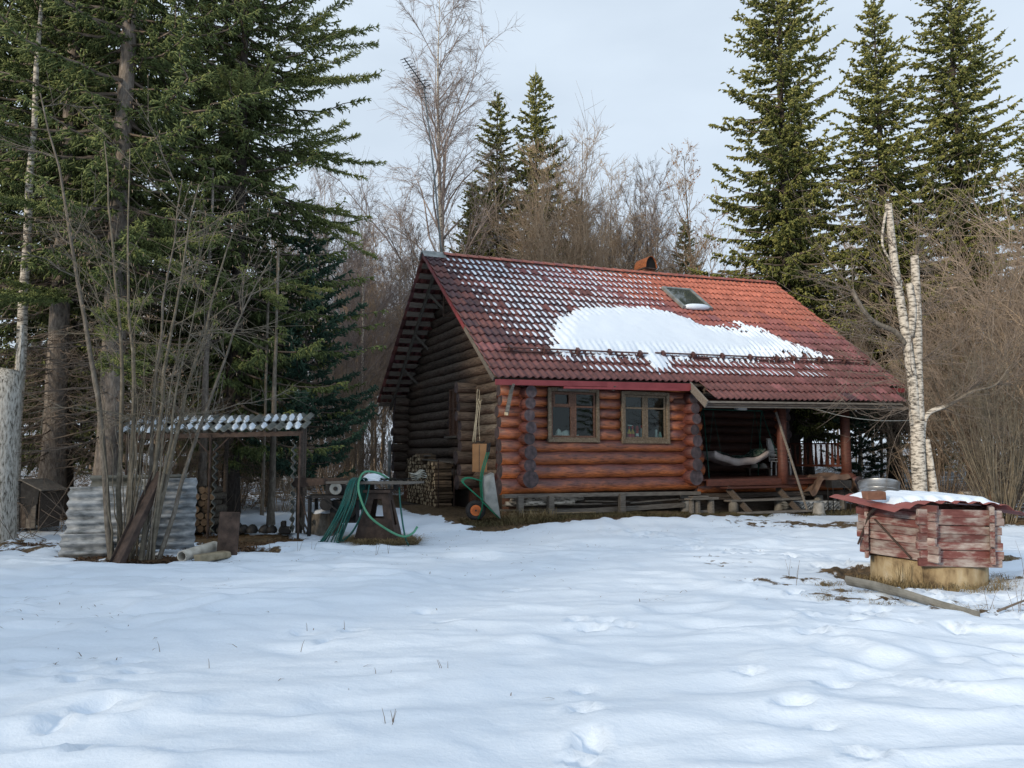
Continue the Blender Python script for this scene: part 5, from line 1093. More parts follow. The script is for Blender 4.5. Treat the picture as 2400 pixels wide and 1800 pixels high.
TARP = mat('brown_tarp', [(.3, (.07, .045, .035)), (.7, (.15, .1, .075))], 4, rough=.8); o = link('sheet', npmesh('sheet', np.stack([gx_ + .05 * np.sin(gy_ * 9), gy_, hz_], -1).reshape(-1, 3), F, [TARP], True), tp_); md = o.modifiers.new('thick', 'SOLIDIFY'); md.thickness = .008
tb = root('wash_tub', 'round galvanised wash tub beside the porch corner', 'tub', (8.68, 18.3, .3), 0, None, (R(-14), R(6), 0)); mb = MB(); mb.lathe([(0, .02), (.36, .02), (.38, 0), (.455, .62), (.47, .64), (.465, .655), (.45, .64), (.375, .04), (0, .035)], 36); mb.obj('body', GALV, tb, smooth=True)
MB().lathe([(.408, .2), (.418, .21), (.411, .22)], 36).obj('hoop', GALV, tb, smooth=True); MB().lathe([(.437, .44), (.447, .45), (.441, .46)], 36).obj('hoop', GALV, tb, smooth=True)
bl = root('chopping_block', 'thick log block under the wash tub', 'stump', (8.68, 18.35, -.05)); MB().tube([(0, 0, 0), (0, 0, .4)], [.3, .27], 14, 0, True, 1).obj('block', [BARK_GREY, WOOD_PALE], bl)
# ---- porch furniture
p = h2w(7.35, 1.1); sw = root('garden_swing', 'hanging garden swing with pale cover under the porch', 'garden swing', (p.x, p.y, .955), TH)
for x, s in ((-1.1, -1), (1.05, 1)):
    for y in (-.55, .55): MB().tube([(x + s * .3, y, 0), (x, 0, 1.93)], .017, 8).obj('leg', GREEN_DARK, sw)
MB().tube([(-1.15, 0, 1.93), (1.1, 0, 1.93)], .02, 8).obj('top_bar', GREEN_DARK, sw)
for x in (-.75, .78):
    for y in (-.25, .25): MB().tube([(x, 0, 1.9), (x + .03, y, .75)], .008, 6).obj('hanger', GREEN_DARK, sw)
gx_, gy_ = np.meshgrid(np.linspace(-1, 1, 33), np.linspace(-1, 1, 13)); hh_ = .53 + .22 * np.abs(gx_) ** 2.2 + .03 * np.sin(gx_ * 9) * (np.abs(gy_) < .9)
CLOTH = mat('pale_cover', [(.3, (.42, .36, .34)), (.7, (.6, .54, .52))], 5, rough=.9, bmp=.2)
V = np.stack([gx_ * 1.0, gy_ * .34, hh_], -1).reshape(-1, 3); V2 = np.stack([gx_ * .98, gy_ * .3, hh_ - .19 + .03 * gx_ ** 2], -1).reshape(-1, 3); idx = np.arange(gx_.size).reshape(gx_.shape); Ft = np.stack([idx[:-1, :-1], idx[:-1, 1:], idx[1:, 1:], idx[1:, :-1]], -1).reshape(-1, 4)
nn = gx_.size; ring = list(idx[0, :]) + list(idx[1:, -1]) + list(idx[-1, -2::-1]) + list(idx[-2:0:-1, 0]); Fr = np.array([(ring[i], nn + ring[i], nn + ring[(i + 1) % len(ring)], ring[(i + 1) % len(ring)]) for i in range(len(ring))])
link('seat_cover', npmesh('seat_cover', np.concatenate([V, V2]), np.concatenate([Ft, Ft[:, ::-1] + nn, Fr]), [CLOTH], True), sw)
BLK = mat('dark_green_blanket', [(.35, (.01, .035, .03)), (.5, (.02, .07, .055)), (.62, (.2, .24, .22))], 14, rough=.95)
link('blanket', npmesh('blanket', np.stack([gx_ * .9, gy_ * .31, hh_ + .03 + .03 * np.sin(gx_ * 7)], -1).reshape(-1, 3), Ft, [BLK], True), sw)
MB().box((.25, 0, 1.97), (.32, .2, .08)).obj('canopy_joint', WHITE_PL, sw)
p = h2w(9.75, 1.75)
def chair_mesh():
    mb = MB(); V = []
    prof = [(-.22, .42), (-.2, .6), (-.21, .9), (-.16, 1.02)]
    n = 9
    for x_, z_ in [(-.24, .42), (-.25, .6), (-.27, .85), (-.3, .98)]:
        for k in range(n):
            a = -.9 + 1.8 * k / (n - 1); V.append((math.sin(a) * .28, .05 - x_ + math.cos(a) * .04 - .05 * (k in (0, n - 1)), z_ - (.06 if (k in (0, n - 1) and z_ > .9) else 0)))
    F = [(i * n + k, i * n + k + 1, (i + 1) * n + k + 1, (i + 1) * n + k) for i in range(3) for k in range(n - 1) if not (i == 1 and k in (1, 3, 5, 7) and False)]
    mb.add(V, F); return mb
for k in range(3):
    co = root('plastic_chair', ('white plastic chair at the bottom of the porch stack', 'white plastic chair in the middle of the porch stack', 'white plastic chair on top of the porch stack')[k], 'chair', (p.x, p.y, .955 + k * .085), TH + .5, 'stacked white garden chairs')
    o = chair_mesh().obj('backrest', WHITE_PL, co, smooth=True); md = o.modifiers.new('thick', 'SOLIDIFY'); md.thickness = .02
    soft(MB().box((0, .02, .43), (.5, .46, .03)).obj('seat', WHITE_PL, co), .01)
    for x in (-.24, .24): MB().box((x * 1.1, .03, .64), (.05, .45, .03)).obj('armrest', WHITE_PL, co)
    if k == 0:
        for x in (-.23, .23):
            for y in (-.2, .25): MB().bar((x, y, 0), (x * .95, y * .95, .43), .04, .04).obj('leg', WHITE_PL, co)
p = h2w(8.7, 1.8)
for k in range(2):
    bo = root('bowl', ('pale upturned bowl on low porch shelf, left of two', 'pale upturned bowl on low porch shelf, right of two')[k], 'bowl', (p.x + k * .27, p.y, 1.2), .4, 'pair of upturned bowls'); MB().lathe([(.13, 0), (.125, .03), (.09, .1), (.04, .14), (0, .145)], 14).obj('body', CONC, bo, smooth=True)
o = root('porch_shelf', 'low plank shelf carrying two bowls under the porch', 'shelf', (p.x + .13, p.y, .955)); MB().box((0, 0, .225), (.75, .3, .03)).obj('plank', WOOD_DARK, o)
for x in (-.3, .3): MB().box((x, 0, .105), (.05, .26, .21)).obj('support', WOOD_DARK, o)
# ---- window sill goods
def bottle(u, v, z, prof, m_, cap, capm, label, cat, group, band=None, name='bottle'):
    p = h2w(u, v, z); o = root(name, label, cat, p, 0, group); MB().lathe([(0, 0)] + prof, 14).obj('body', m_, o, smooth=True)
    if cap: MB().lathe(cap, 10).obj('cap', capm, o)
    if band: MB().lathe([(band[0], band[1]), (band[0], band[2])], 14).obj('label_band', band[3], o)
    return o
YEL = mat('yellow_plastic', (.6, .38, .05), 4, bmp=0); REDP = mat('red_plastic', (.5, .05, .05), 4, bmp=0); PALE = mat('pale_bottle', (.55, .58, .56), 4, bmp=0); MINT = mat('mint_jar', (.35, .5, .46), 4, bmp=0); WHITEP = mat('white_label', (.75, .72, .7), 4, bmp=0)
zs = 1.98
bp = [(.045, 0), (.048, .02), (.048, .17), (.02, .24), (.018, .26)]
bottle(2.97, -.04, zs, bp, YEL, [(.022, .26), (.022, .3), (.012, .33), (0, .34)], REDP, 'yellow sprayer bottle at left of right window sill', 'bottle', 'bottles on the window sill', (.0495, .05, .14, REDP))
o = bottle(3.08, -.03, zs, bp, YEL, [(.022, .26), (.022, .32), (.03, .34), (0, .36)], REDP, 'yellow bottle with red spray head on window sill', 'bottle', 'bottles on the window sill', (.0495, .05, .14, REDP)); MB().bar((0, -.01, .345), (-.12, -.02, .36), .02, .025).obj('spray_lever', WHITEP, o)
bottle(3.21, -.04, zs, [(.036, 0), (.037, .3), (.03, .31), (0, .31)], REDP, [(.028, .31), (.028, .34), (0, .34)], REDP, 'red and white can on right window sill', 'can', 'cans on the window sill', (.038, .08, .15, WHITEP), 'spray_can')
bottle(3.36, -.04, zs, [(.037, 0), (.038, .27), (.03, .28), (0, .28)], PALE, [(.032, .28), (.032, .36), (0, .36)], REDP, 'pale can with red cap on right window sill', 'can', 'cans on the window sill', None, 'spray_can')
bottle(3.8, -.03, zs, [(.034, 0), (.035, .24), (.02, .26), (0, .26)], PALE, [(.02, .26), (.02, .3), (0, .3)], DARK_IRON, 'white tube bottle in right half of right window', 'bottle', 'bottles on the window sill')
bottle(3.92, -.03, zs, [(.04, 0), (.045, .1), (.03, .17), (.015, .2), (0, .2)], MINT, None, None, 'small glass jar at right end of window sill', 'jar', 'bottles on the window sill', None, 'jar')
bottle(1.47, -.03, zs + .02, [(.04, 0), (.04, .07), (.036, .08), (0, .08)], MINT, None, None, 'small mint jar on left window sill', 'jar', 'jars on left sill', None, 'jar')
for k, (u, wd, hh_, lb) in enumerate(((.98, .1, .22, 'white plastic bag with pointed top on left window sill'), (1.2, .18, .2, 'wide crumpled white plastic bag on left window sill'))):
    p = h2w(u, .01, zs + .01); o = root('plastic_bag', lb, 'bag', p, TH, 'bags on left sill'); mb = MB(); n = 12; r0 = random.Random(k + 60)
    prof = [(1, 0), (1.1, .3), (.85, .6), (.6, .85), (.2, 1.0)]
    V = [(math.cos(2 * PI * q / n) * wd * r * r0.uniform(.8, 1.15), math.sin(2 * PI * q / n) * .07 * r * r0.uniform(.7, 1.1), z * hh_ * r0.uniform(.9, 1.1)) for r, z in prof for q in range(n)]
    mb.add(V, [(i * n + q, i * n + (q + 1) % n, (i + 1) * n + (q + 1) % n, (i + 1) * n + q) for i in range(4) for q in range(n)]); mb.obj('body', WHITEP, o)
# ---- antenna on its mast
ant = root('television_antenna', 'black yagi antenna on a thin mast above the gable', 'antenna', (-2.15, 23.8, 7.4)); a = Vector((-.69, 0, 6.06))
MB().tube([(0, 0, -.3), (-.3, 0, 2.8), a], [.03, .027, .02], 8).obj('mast', GALV_DULL, ant); b0 = a + Vector((.06, .0, -.1)); b1 = a + Vector((-.62, -.25, .78)); MB().tube([b0, b1], .018, 6).obj('boom', DARK_IRON, ant)
for k in range(11):
    q = b0.lerp(b1, .05 + k * .093); ln = .5 - .015 * k; d = Vector((.62, .55, .5)).normalized(); MB().tube([q - d * ln / 2, q + d * ln / 2], .012, 5).obj('element', DARK_IRON, ant)
for s in (-1, 1):
    for k in range(3): q = b0 + Vector((.02, 0, -.02 + s * .14 * k)); d = Vector((.62, .55, .3)).normalized(); MB().tube([q - d * .2, q + d * .2], .009, 5).obj('reflector', DARK_IRON, ant)
o = root('cable', 'pale wire sagging from the porch eave to the birch', 'wire', h2w(8.4, -.6, 2.95)); q = Vector((9.05, 17.0, 2.35)) - o.location; MB().tube(curve([(0, 0, 0), q * .33 + Vector((0, 0, -.14)), q * .66 + Vector((0, 0, -.14)), q], 8), .009, 5).obj('strand', GALV_DULL, o)
o = root('steel_post', 'grey steel fence post behind the firewood stack', 'post', (-4.05, 25.5, .2)); MB().tube([(0, 0, -.2), (0, 0, 1.85)], .05, 10).obj('pipe', GALV_DULL, o)
# ---- machine pedestal with table board
pd = root('machine_pedestal', 'flared rusty steel pedestal carrying a plank table', 'workbench', (-2.45, 14.3, 0), -.06)
def plate(P, hole, th, name, par, m_):
    """flat quad P (4 pts) with inner quad hole, given thickness along its normal"""
    P = [Vector(q) for q in P]; n_ = (P[1] - P[0]).cross(P[3] - P[0]).normalized() * th
    def at_(s, t): return P[0].lerp(P[1], s).lerp(P[3].lerp(P[2], s), t)
    H = [at_(*h) for h in hole]; V = P + H; V = V + [q + n_ for q in V]; F = []
    for i in range(4):
        j = (i + 1) % 4; F += [(i, j, 4 + j, 4 + i), (8 + j, 8 + i, 12 + i, 12 + j), (j, i, 8 + i, 8 + j), (4 + i, 4 + j, 12 + j, 12 + i)]
    return soft(MB().add(V, F).obj(name, m_, par), .006)
bw, tw_, bd, td, hh_ = .39, .2, .33, .17, .9
fr = plate([(-bw, -bd, 0), (bw, -bd, 0), (tw_, -td, hh_), (-tw_, -td, hh_)], [(.3, .5), (.74, .5), (.7, .88), (.36, .88)], -.02, 'front_plate', pd, RUST)
plate([(bw, bd, 0), (-bw, bd, 0), (-tw_, td, hh_), (tw_, td, hh_)], [(.3, .5), (.7, .5), (.64, .88), (.36, .88)], -.02, 'back_plate', pd, RUST)
plate([(bw, -bd, 0), (bw, bd, 0), (tw_, td, hh_), (tw_, -td, hh_)], [(.3, .35), (.7, .35), (.62, .85), (.38, .85)], -.02, 'side_plate', pd, RUST); plate([(-bw, bd, 0), (-bw, -bd, 0), (-tw_, -td, hh_), (-tw_, td, hh_)], [(.3, .35), (.7, .35), (.62, .85), (.38, .85)], -.02, 'side_plate', pd, RUST)
MB().box((0, 0, .93), (.5, .44, .05)).obj('top_flange', RUST, pd)
for x in (-.18, .3): MB().box((x, .1, 1.0), (.06, .3, .12)).obj('spacer', DARK_IRON, pd)
mb = MB(); mb.add([(-.95, -.2, 1.05), (.62, -.28, 1.06), (.82, .12, 1.08), (-.6, .28, 1.07)], []); V = [(-.95, -.22, 1.06), (.6, -.3, 1.06), (.82, .1, 1.07), (-.55, .3, 1.07)]; V += [(x, y, z + .045) for x, y, z in V]; mb = MB().add(V, [(0, 3, 2, 1), (4, 5, 6, 7), (0, 1, 5, 4), (1, 2, 6, 5), (2, 3, 7, 6), (3, 0, 4, 7)]); soft(mb.obj('table_plank', WOOD_GREY, pd))
# chain, folded tarp piece, snow lump on the table
ck = root('iron_chain', 'dark heap of chain lying on the plank table', 'chain', (-2.1, 14.25, 1.115)); link_me = None
mb = MB()
for k in range(10): mb.tube([(.028 * math.cos(2 * PI * k / 10), .018 * math.sin(2 * PI * k / 10), 0), (.028 * math.cos(2 * PI * (k + 1) / 10), .018 * math.sin(2 * PI * (k + 1) / 10), 0)], .006, 5, 0, False)
link_me = mb.mesh('link', [DARK_IRON])
for k in range(46): link('link', link_me, ck, (-.33 + .66 * (k / 45) + rs.uniform(-.02, .02), rs.uniform(-.07, .07), .01 + rs.uniform(0, .035)), (rs.uniform(-1, 1), rs.uniform(-.6, .6), rs.uniform(0, 3)))
fo = root('folded_canvas', 'folded greyish canvas at the right end of the plank table', 'canvas', (-1.72, 14.3, 1.115), .2)
CANV = mat('grey_canvas', [(.3, (.14, .15, .13)), (.7, (.4, .4, .36))], 8, rough=.95)
for k in range(4): mb = corr(.3, .2 - .02 * k, .17 + .02 * k, .02, .01, 6); mb.obj('fold', CANV, fo, (-.14, -.1, .02 + .03 * k), (.05 * k, -.25, .1 * k), True)
mb = MB(); mb.lathe([(.28, 0), (.25, .06), (.16, .12), (0, .14)], 16); o = mb.jit(.012, 4).obj('snow_heap', SNOW, None, (-2.55, 14.5, 1.11), (0, 0, 0), True); tag(o, 'small snow heap on the plank table behind the hoses', 'snow', None, 'stuff'); del o['category']
# hoses
HOSE = mat('green_hose', [(.3, (.004, .05, .045)), (.7, (.01, .1, .085))], 5, rough=.35, bmp=.05, var=.3); HOSE2 = mat('light_green_hose', [(.3, (.06, .22, .13)), (.7, (.1, .32, .2))], 5, rough=.4, bmp=.05)
ho = root('garden_hose', 'dark green hose hung in loops over the plank table', 'hose', (-2.85, 14.05, 0))
for k in range(11):
    x = -.08 + .019 * k + rs.uniform(-.012, .012); f = k / 10; xb = -.45 + .3 * f + rs.uniform(-.08, .08); yb = -.32 + rs.uniform(-.12, .1); zb = .03 + rs.uniform(0, .05) + (.0 if k % 3 else .03)
    MB().tube(curve([(x + .12, .3, .62 + rs.uniform(-.1, .1)), (x + .09, .24, 1.08), (x + .05, .08, 1.17), (x, -.16, 1.1), (x - .1 + .05 * f, -.25, .75), (x * .6 + xb * .4 - .06, yb + .05, .42), (xb, yb, .1), (xb - .04 + .1 * f, yb - .03, zb)], 5), .0125, 7).obj('loop', HOSE, ho, smooth=True)
for k in range(4): MB().tube(curve([(-.6, -.35 + .03 * k, .03), (-.4, -.4 + .04 * k, .03), (-.15, -.3 + .05 * k, .08), (.05, -.2 + .03 * k, .3), (.22, -.1, .75), (.26, .0, 1.05)], 6), .0125, 7).obj('loop', HOSE, ho, smooth=True)
h2 = root('garden_hose', 'light green hose arching over the table edge to the ground', 'hose', (-2.75, 14.0, 0))
MB().tube(curve([(.5, .35, 1.12), (.3, .25, 1.25), (.08, 0, 1.28), (0, -.14, 1.08), (.06, -.2, .8), (.25, -.3, .5), (.6, -.38, .27), (.85, -.38, .17), (1.0, -.3, .22), (1.08, -.26, .33)], 6), .02, 9).obj('loop', HOSE2, h2, smooth=True)
MB().tube(curve([(.68, .2, 1.0), (.72, .1, .7), (.8, -.1, .35), (.88, -.3, .12), (.95, -.42, .02)], 6), .016, 8).obj('loop', HOSE, h2, smooth=True)
# saw machine behind, stump, channel beam
sm_ = root('saw_machine', 'black iron machine with pulley behind the hoses', 'machine', (-3.35, 15.1, .05))
for x in (-.52, .5):
    for y in (-.25, .25): MB().bar((x, y, 0), (x, y, .72), .06, .06).obj('leg', DARK_IRON, sm_)
MB().box((0, 0, .74), (1.15, .6, .05)).obj('bed', DARK_IRON, sm_); MB().box((.12, 0, .87), (.75, .3, .17)).obj('engine', DARK_IRON, sm_)
MB().tube([(-.02, -.32, .9), (-.02, -.27, .9)], .115, 20).obj('pulley', GALV_DULL, sm_); MB().tube([(-.02, -.34, .9), (-.02, -.31, .9)], .04, 12).obj('pulley_hub', DARK_IRON, sm_)
MB().tube([(-.2, -.3, .6), (-.2, -.25, .6)], .12, 18).obj('flywheel', DARK_IRON, sm_); MB().tube([(.2, -.26, .48), (.2, -.2, .48)], .16, 18).obj('flywheel', DARK_IRON, sm_); MB().box((.1, 0, .45), (.5, .35, .42)).obj('gearbox', DARK_IRON, sm_)
MB().bar((-.25, -.3, .7), (.25, -.3, .3), .05, .03).obj('belt', BLACK_RUB, sm_)
cb = root('steel_trough', 'dark steel channel lying level left of the plank table', 'channel', (-3.8, 15.2, .98), .02); MB().prism([(-.5, .16), (-.5, .02), (-.42, -.02), (.5, .07), (.55, .16)], -.15, -.135).prism([(-.5, .16), (-.5, .02), (.5, .02), (.55, .16)], .135, .15).box((.0, 0, .05), (1.0, .28, .02)).obj('channel', RUST, cb)
for x in (-.4, .45): MB().bar((x, 0, -.95), (x, 0, .03), .05, .05).obj('leg', WOOD_DARK, cb)
sp = root('tree_stump', 'mossy cut stump with snow left of the hoses', 'stump', (-3.72, 15.35, .05)); mb = MB(); mb.tube([(0, 0, -.1), (0, 0, .1), (.02, 0, .4)], [.4, .32, .28], 14); mb.jit(.025, 5).obj('trunk', BARK_GREY, sp, smooth=True)
mb = MB(); mb.lathe([(.26, 0), (.22, .05), (.12, .075), (0, .08)], 14, c=(.05, -.02, .4)); o = mb.jit(.015, 6).obj('snow_cap', SNOW, sp, smooth=True); o['kind'] = 'stuff'
for k in range(4): MB().tube([(.1 * k - .3, -.2, .0), (.12 * k - .5 + rs.uniform(-.2, .3), -.35, .3 + .1 * rs.random())], .018, 6).obj('root_branch', BARK_GREY, sp)
# ---- open shelter with corrugated roof
sh = root('open_shelter', 'open shelter with snowy corrugated roof on rusty posts', 'shelter', (0, 0, 0))
C00, C10, C01, C11 = Vector((-7.45, 14.5, 2.02)), Vector((-3.95, 14.55, 2.09)), Vector((-8.05, 16.3, 2.36)), Vector((-4.3, 16.3, 2.42))
def sp_(s, t): return C00.lerp(C10, s).lerp(C01.lerp(C11, s), t)
snowP = []
for j, (t0, t1) in enumerate(((-.02, .46), (.4, 1.0))):
    for k in range(4):
        s0 = k / 4; p0 = sp_(s0, t0); x = (sp_(s0 + .25, t0) - p0); wd = x.length * 1.02; y = (sp_(s0, t1) - p0); ln = y.length; x.normalize(); y.normalize(); z = x.cross(y).normalized(); y2 = z.cross(x)
        m = Matrix(((x.x, y.x, z.x, p0.x), (x.y, y.y, z.y, p0.y), (x.z, y.z, z.z, p0.z + .03 * j + .012 * (k % 2)), (0, 0, 0, 1)))
        o = corr(wd, ln, .165, .026).obj('roof_sheet', SLATE_MOSS, sh, smooth=True); o.matrix_local = m
        A = np.array(m)
        for q in range(int(wd / .165)):
            xc = (q + .5) * .165; n = 10; e0 = rs.uniform(.02, .25) * ln if j == 0 else rs.uniform(.05, .2) * ln; e1 = ln * rs.uniform(.9, 1.0); 
            if rs.random() < .08: continue
            ys = np.linspace(e0, e1, n); wv = .074 * (1 - .55 * np.abs(np.linspace(-1, 1, n)) ** 3) * np.array([rs.uniform(.75, 1.1) for _ in range(n)])
            V = []
            for i in range(n):
                for s in (-1, -.5, 0, .5, 1): V.append((xc + s * wv[i], ys[i], -.022 + .05 * (1 - abs(s) ** 2) ** .8 * (0 if i in (0, n - 1) else 1)))
            snowP.append(np.array(V) @ A[:3, :3].T + A[:3, 3])
V = np.concatenate(snowP); F = []
for b_ in range(len(snowP)):
    for i in range(9):
        for s in range(4): F.append((b_ * 50 + i * 5 + s, b_ * 50 + i * 5 + s + 1, b_ * 50 + (i + 1) * 5 + s + 1, b_ * 50 + (i + 1) * 5 + s))
o = link('roof_snow_strips', npmesh('roof_snow_strips', V, F, [SNOW], True), sh); o['kind'] = 'stuff'
MB().bar((-7.4, 14.62, 1.93), (-3.98, 14.66, 2.0), .05, .09).obj('front_beam', RUST, sh); MB().bar((-8.0, 16.2, 2.26), (-4.3, 16.2, 2.32), .06, .1).obj('rear_beam', WOOD_DARK, sh)
for (x, y, z1) in ((-4.02, 14.62, 2.0), (-5.72, 14.62, 1.96), (-7.3, 14.62, 1.94)): MB().tube([(x, y, -.1), (x, y, z1)], .024, 8).obj('pipe_post', RUST, sh)
for (x, y, z1) in ((-4.35, 16.15, 2.3), (-6.0, 16.2, 2.3), (-7.8, 16.2, 2.26), (-4.2, 15.4, 2.15)): MB().tube([(x, y, 0), (x, y, z1)], .045, 8).obj('wood_post', WOOD_DARK, sh)
for x, y0, q_ in ((-4.2, 14.8, .235), (-5.68, 14.75, .325)):               # side walls of sheets on edge
    o = corr(1.75, 1.2, .165, .03).obj('side_sheet', SLATE_MOSS, sh, smooth=True); o.matrix_local = Matrix(((0, -q_, .95, x), (0, .95, q_, y0), (1, 0, 0, .12), (0, 0, 0, 1)))
for a, c in (((-5.7, 14.64, 1.6), (-5.35, 14.64, 1.95)), ((-5.74, 14.64, 1.6), (-6.05, 14.64, 1.94)), ((-4.05, 14.66, 1.0), (-3.85, 14.9, .1))): MB().tube([a, c], .014, 6).obj('brace', RUST, sh)
for k in range(9):
    x = -5.75 + .19 * k + rs.uniform(-.03, .03) if k < 8 else -5.35; o = root('black_stone', ('leftmost', 'second', 'third', 'fourth', 'fifth', 'sixth', 'seventh', 'eighth', 'rearmost')[k] + ' black stone of the row edging the shelter floor', 'stone', (x, 15.0 + rs.uniform(-.05, .05), .1), rs.uniform(0, 3), 'black edging stones'); s = .085 + .05 * rs.random() + (.05 if k in (1, 2) else 0)
    mb = MB(); mb.lathe([(s, 0), (s * 1.1, s * .5), (s * .8, s * 1.1), (s * .3, s * 1.4), (0, s * 1.42)], 9); mb.jit(.012, k).obj('body', DARK_IRON, o, smooth=True)
o = root('black_block', 'black cast block at the right end of the edging stones', 'block', (-4.35, 14.95, .08), .2); soft(MB().box((0, 0, .07), (.2, .16, .14)).box((-.04, 0, .19), (.1, .14, .12)).obj('body', DARK_IRON, o), .02)
fw = root('log_heap', 'small heap of round logs inside the shelter behind the sheets', 'firewood', (-6.6, 15.2, .1)); 
me = MB().tube([(0, 0, 0), (0, .6, 0)], .07, 9, 0, True, 1).mesh('round_log', [BARK_GREY, WOOD_BARKY])
for r_ in range(7):
    for k in range(9): link('round_log', me, fw, (-.55 + k * .15 + (.07 if r_ % 2 else 0), rs.uniform(-.05, .05), .05 + r_ * .125))
# ---- corrugated sheets leaning by the hazel
SL_PITCH = .148
def lean_sheet(name, label, org, xdir, wd, ht, tilt, m_, cut=None):
    o = root(name, label, 'sheet', org, 0, 'leaning corrugated sheets'); x = Vector(xdir).normalized(); up = Vector((-x.y * tilt, x.x * tilt, 1)).normalized(); nrm = x.cross(up).normalized()
    # waves run along the sheet's height, length runs along xdir
    mb = corr(ht, wd, SL_PITCH, .042); ob = mb.obj('body', m_, o, smooth=True); ob.matrix_local = Matrix(((up.x, x.x, -nrm.x, 0), (up.y, x.y, -nrm.y, 0), (up.z, x.z, -nrm.z, 0), (0, 0, 0, 1))); return o
lean_sheet('corrugated_sheet', 'large grey corrugated sheet leaning left behind the hazel', (-6.95, 12.1, .02), (1, .12, .03), 1.15, 1.08, .12, SLATE)
lean_sheet('corrugated_sheet', 'pale corrugated sheet standing right behind the hazel stems', (-5.85, 12.25, .1), (1, .18, .04), .82, 1.12, .12, SLATE)
lean_sheet('corrugated_sheet', 'broken lower strip of sheet in front of the left sheet', (-6.98, 12.03, 0), (1, .1, .02), .75, .38, .1, SLATE)
lean_sheet('corrugated_sheet', 'darker sheet edge showing above the large left sheet', (-6.75, 12.35, .12), (1, .1, .02), 1.5, 1.15, .1, SLATE_MOSS)
o = root('steel_channel', 'rusty steel channel leaning diagonally across the hazel', 'beam', (-5.78, 11.35, -.03)); d = Vector((.4, .45, 1.36)); mb = MB(); mb.bar((0, 0, 0), d, .02, .17, 0, (1, -.5, .0)); mb.obj('web', RUST, o)
for s in (-1, 1): q = Vector((.075, -.01, -.025)) * s; MB().bar(q + Vector((0, .03, 0)), q + d + Vector((0, .03, 0)), .08, .012, 0, (1, -.5, 0)).obj('flange', RUST, o)
o = root('steel_plate', 'upright rusty steel plate left of the hoses', 'plate', (-4.46, 12.2, -.03), .15, None, (R(-3), R(2), .15)); soft(MB().box((0, 0, .36), (.31, .04, .74)).obj('face', RUST, o), .004); MB().box((-.15, .06, .36), (.012, .12, .74)).obj('side_flange', RUST, o)
o = root('cement_pipe', 'short pale cement pipe lying on snow', 'pipe', (-4.93, 11.65, .085), 0); q = Vector((.2, .75, .06)); mb = MB(); x = q.normalized(); s_ = Vector((0, 0, 1)).cross(x).normalized(); up = x.cross(s_); n = 18; V = []
for pt, r in ((Vector(), .085), (q, .085), (q, .066), (Vector(), .066)):
    V += [pt + (s_ * math.cos(2 * PI * k / n) + up * math.sin(2 * PI * k / n)) * r for k in range(n)]
mb.add(V, [(i * n + k, i * n + (k + 1) % n, ((i + 1) % 4) * n + (k + 1) % n, ((i + 1) % 4) * n + k) for i in range(4) for k in range(n)]); mb.obj('body', mat('pale_cement', [(.3, (.28, .26, .22)), (.7, (.5, .48, .43))], 8, rough=.95), o, smooth=False)
o = root('stone_block', 'yellowish split block beside the cement pipe', 'block', (-4.66, 11.75, 0), 1.15); soft(MB().box((.2, 0, .05), (.62, .15, .1)).jit(.015, 9).obj('body', mat('dirty_limestone', [(.3, (.16, .13, .08)), (.7, (.36, .31, .22))], 7, rough=.95), o), .015)
# ---- kennel
kn = root('kennel', 'weathered little kennel with peeling tar paper by the dead trunk', 'kennel', (-9.2, 15.0, .22), -.25)
for k in range(5): soft(MB().box((-.26 + .11 * k, -.22, .36), (.105, .022, .74)).obj('board', WOOD_GREY if k not in (1, 2) else WOOD_DARK, kn), .003)
MB().box((.3, .02, .36), (.022, .48, .74)).obj('side_wall', WOOD_DARK, kn); MB().box((-.32, .02, .36), (.022, .48, .74)).obj('side_wall', WOOD_DARK, kn); MB().box((0, .26, .36), (.6, .02, .74)).obj('rear_wall', WOOD_DARK, kn)
mb = MB(); mb.add([(-.32, -.236, .5), (-.12, -.236, .46), (.05, -.236, .16), (.14, -.236, .38), (.27, -.236, .45), (.3, -.236, .72), (-.1, -.236, .86), (-.32, -.236, .74)], [tuple(range(8))]); mb.obj('tar_paper', BLACK_RUB, kn)
MB().prism([(-.3, .73), (.3, .73), (-.1, .87)], -.23, .27).obj('gable_fill', WOOD_DARK, kn)
MB().bar((-.4, 0, .78), (-.1, 0, .9), .62, .02).obj('roof_board', WOOD_GREY, kn); MB().bar((-.1, 0, .9), (.42, 0, .7), .62, .02).obj('roof_board', WOOD_GREY, kn)
# ---- the well
we = root('well', 'hexagonal log crib well with flaking red paint on concrete ring', 'well', (5.35, 10.07, 0), 0, None, (R(.5), R(1.8), 0))
WR, t, b = nodemat('flaking_red_paint'); v = objvec(t, (1.5, 9, 9)); g = noise(t, v, 5, 8, .7); v2 = objvec(t, (1, 1.3, 2)); g2 = noise(t, v2, 3.4, 5)
mm_ = t.nodes.new('ShaderNodeMath'); mm_.operation = 'MULTIPLY_ADD'; mm_.inputs[1].default_value = .55; t.links.new(g, mm_.inputs[0]); t.links.new(g2, mm_.inputs[2])
c1 = ramp(t, mm_.outputs[0], [(.57, (.11, .034, .029)), (.7, (.155, .055, .048)), (.79, (.235, .165, .147)), (.95, (.38, .335, .305))]); t.links.new(varied(t, c1, .25), b.inputs['Base Color']); b.inputs['Roughness'].default_value = .85; bump(t, b, g, .5, .01)
n = 44; mb = MB(); V = []
for r, z in ((.67, -.2), (.67, .29), (.58, .3), (.58, -.2)):
    V += [(r * math.cos(2 * PI * k / n), r * math.sin(2 * PI * k / n), z) for k in range(n)]
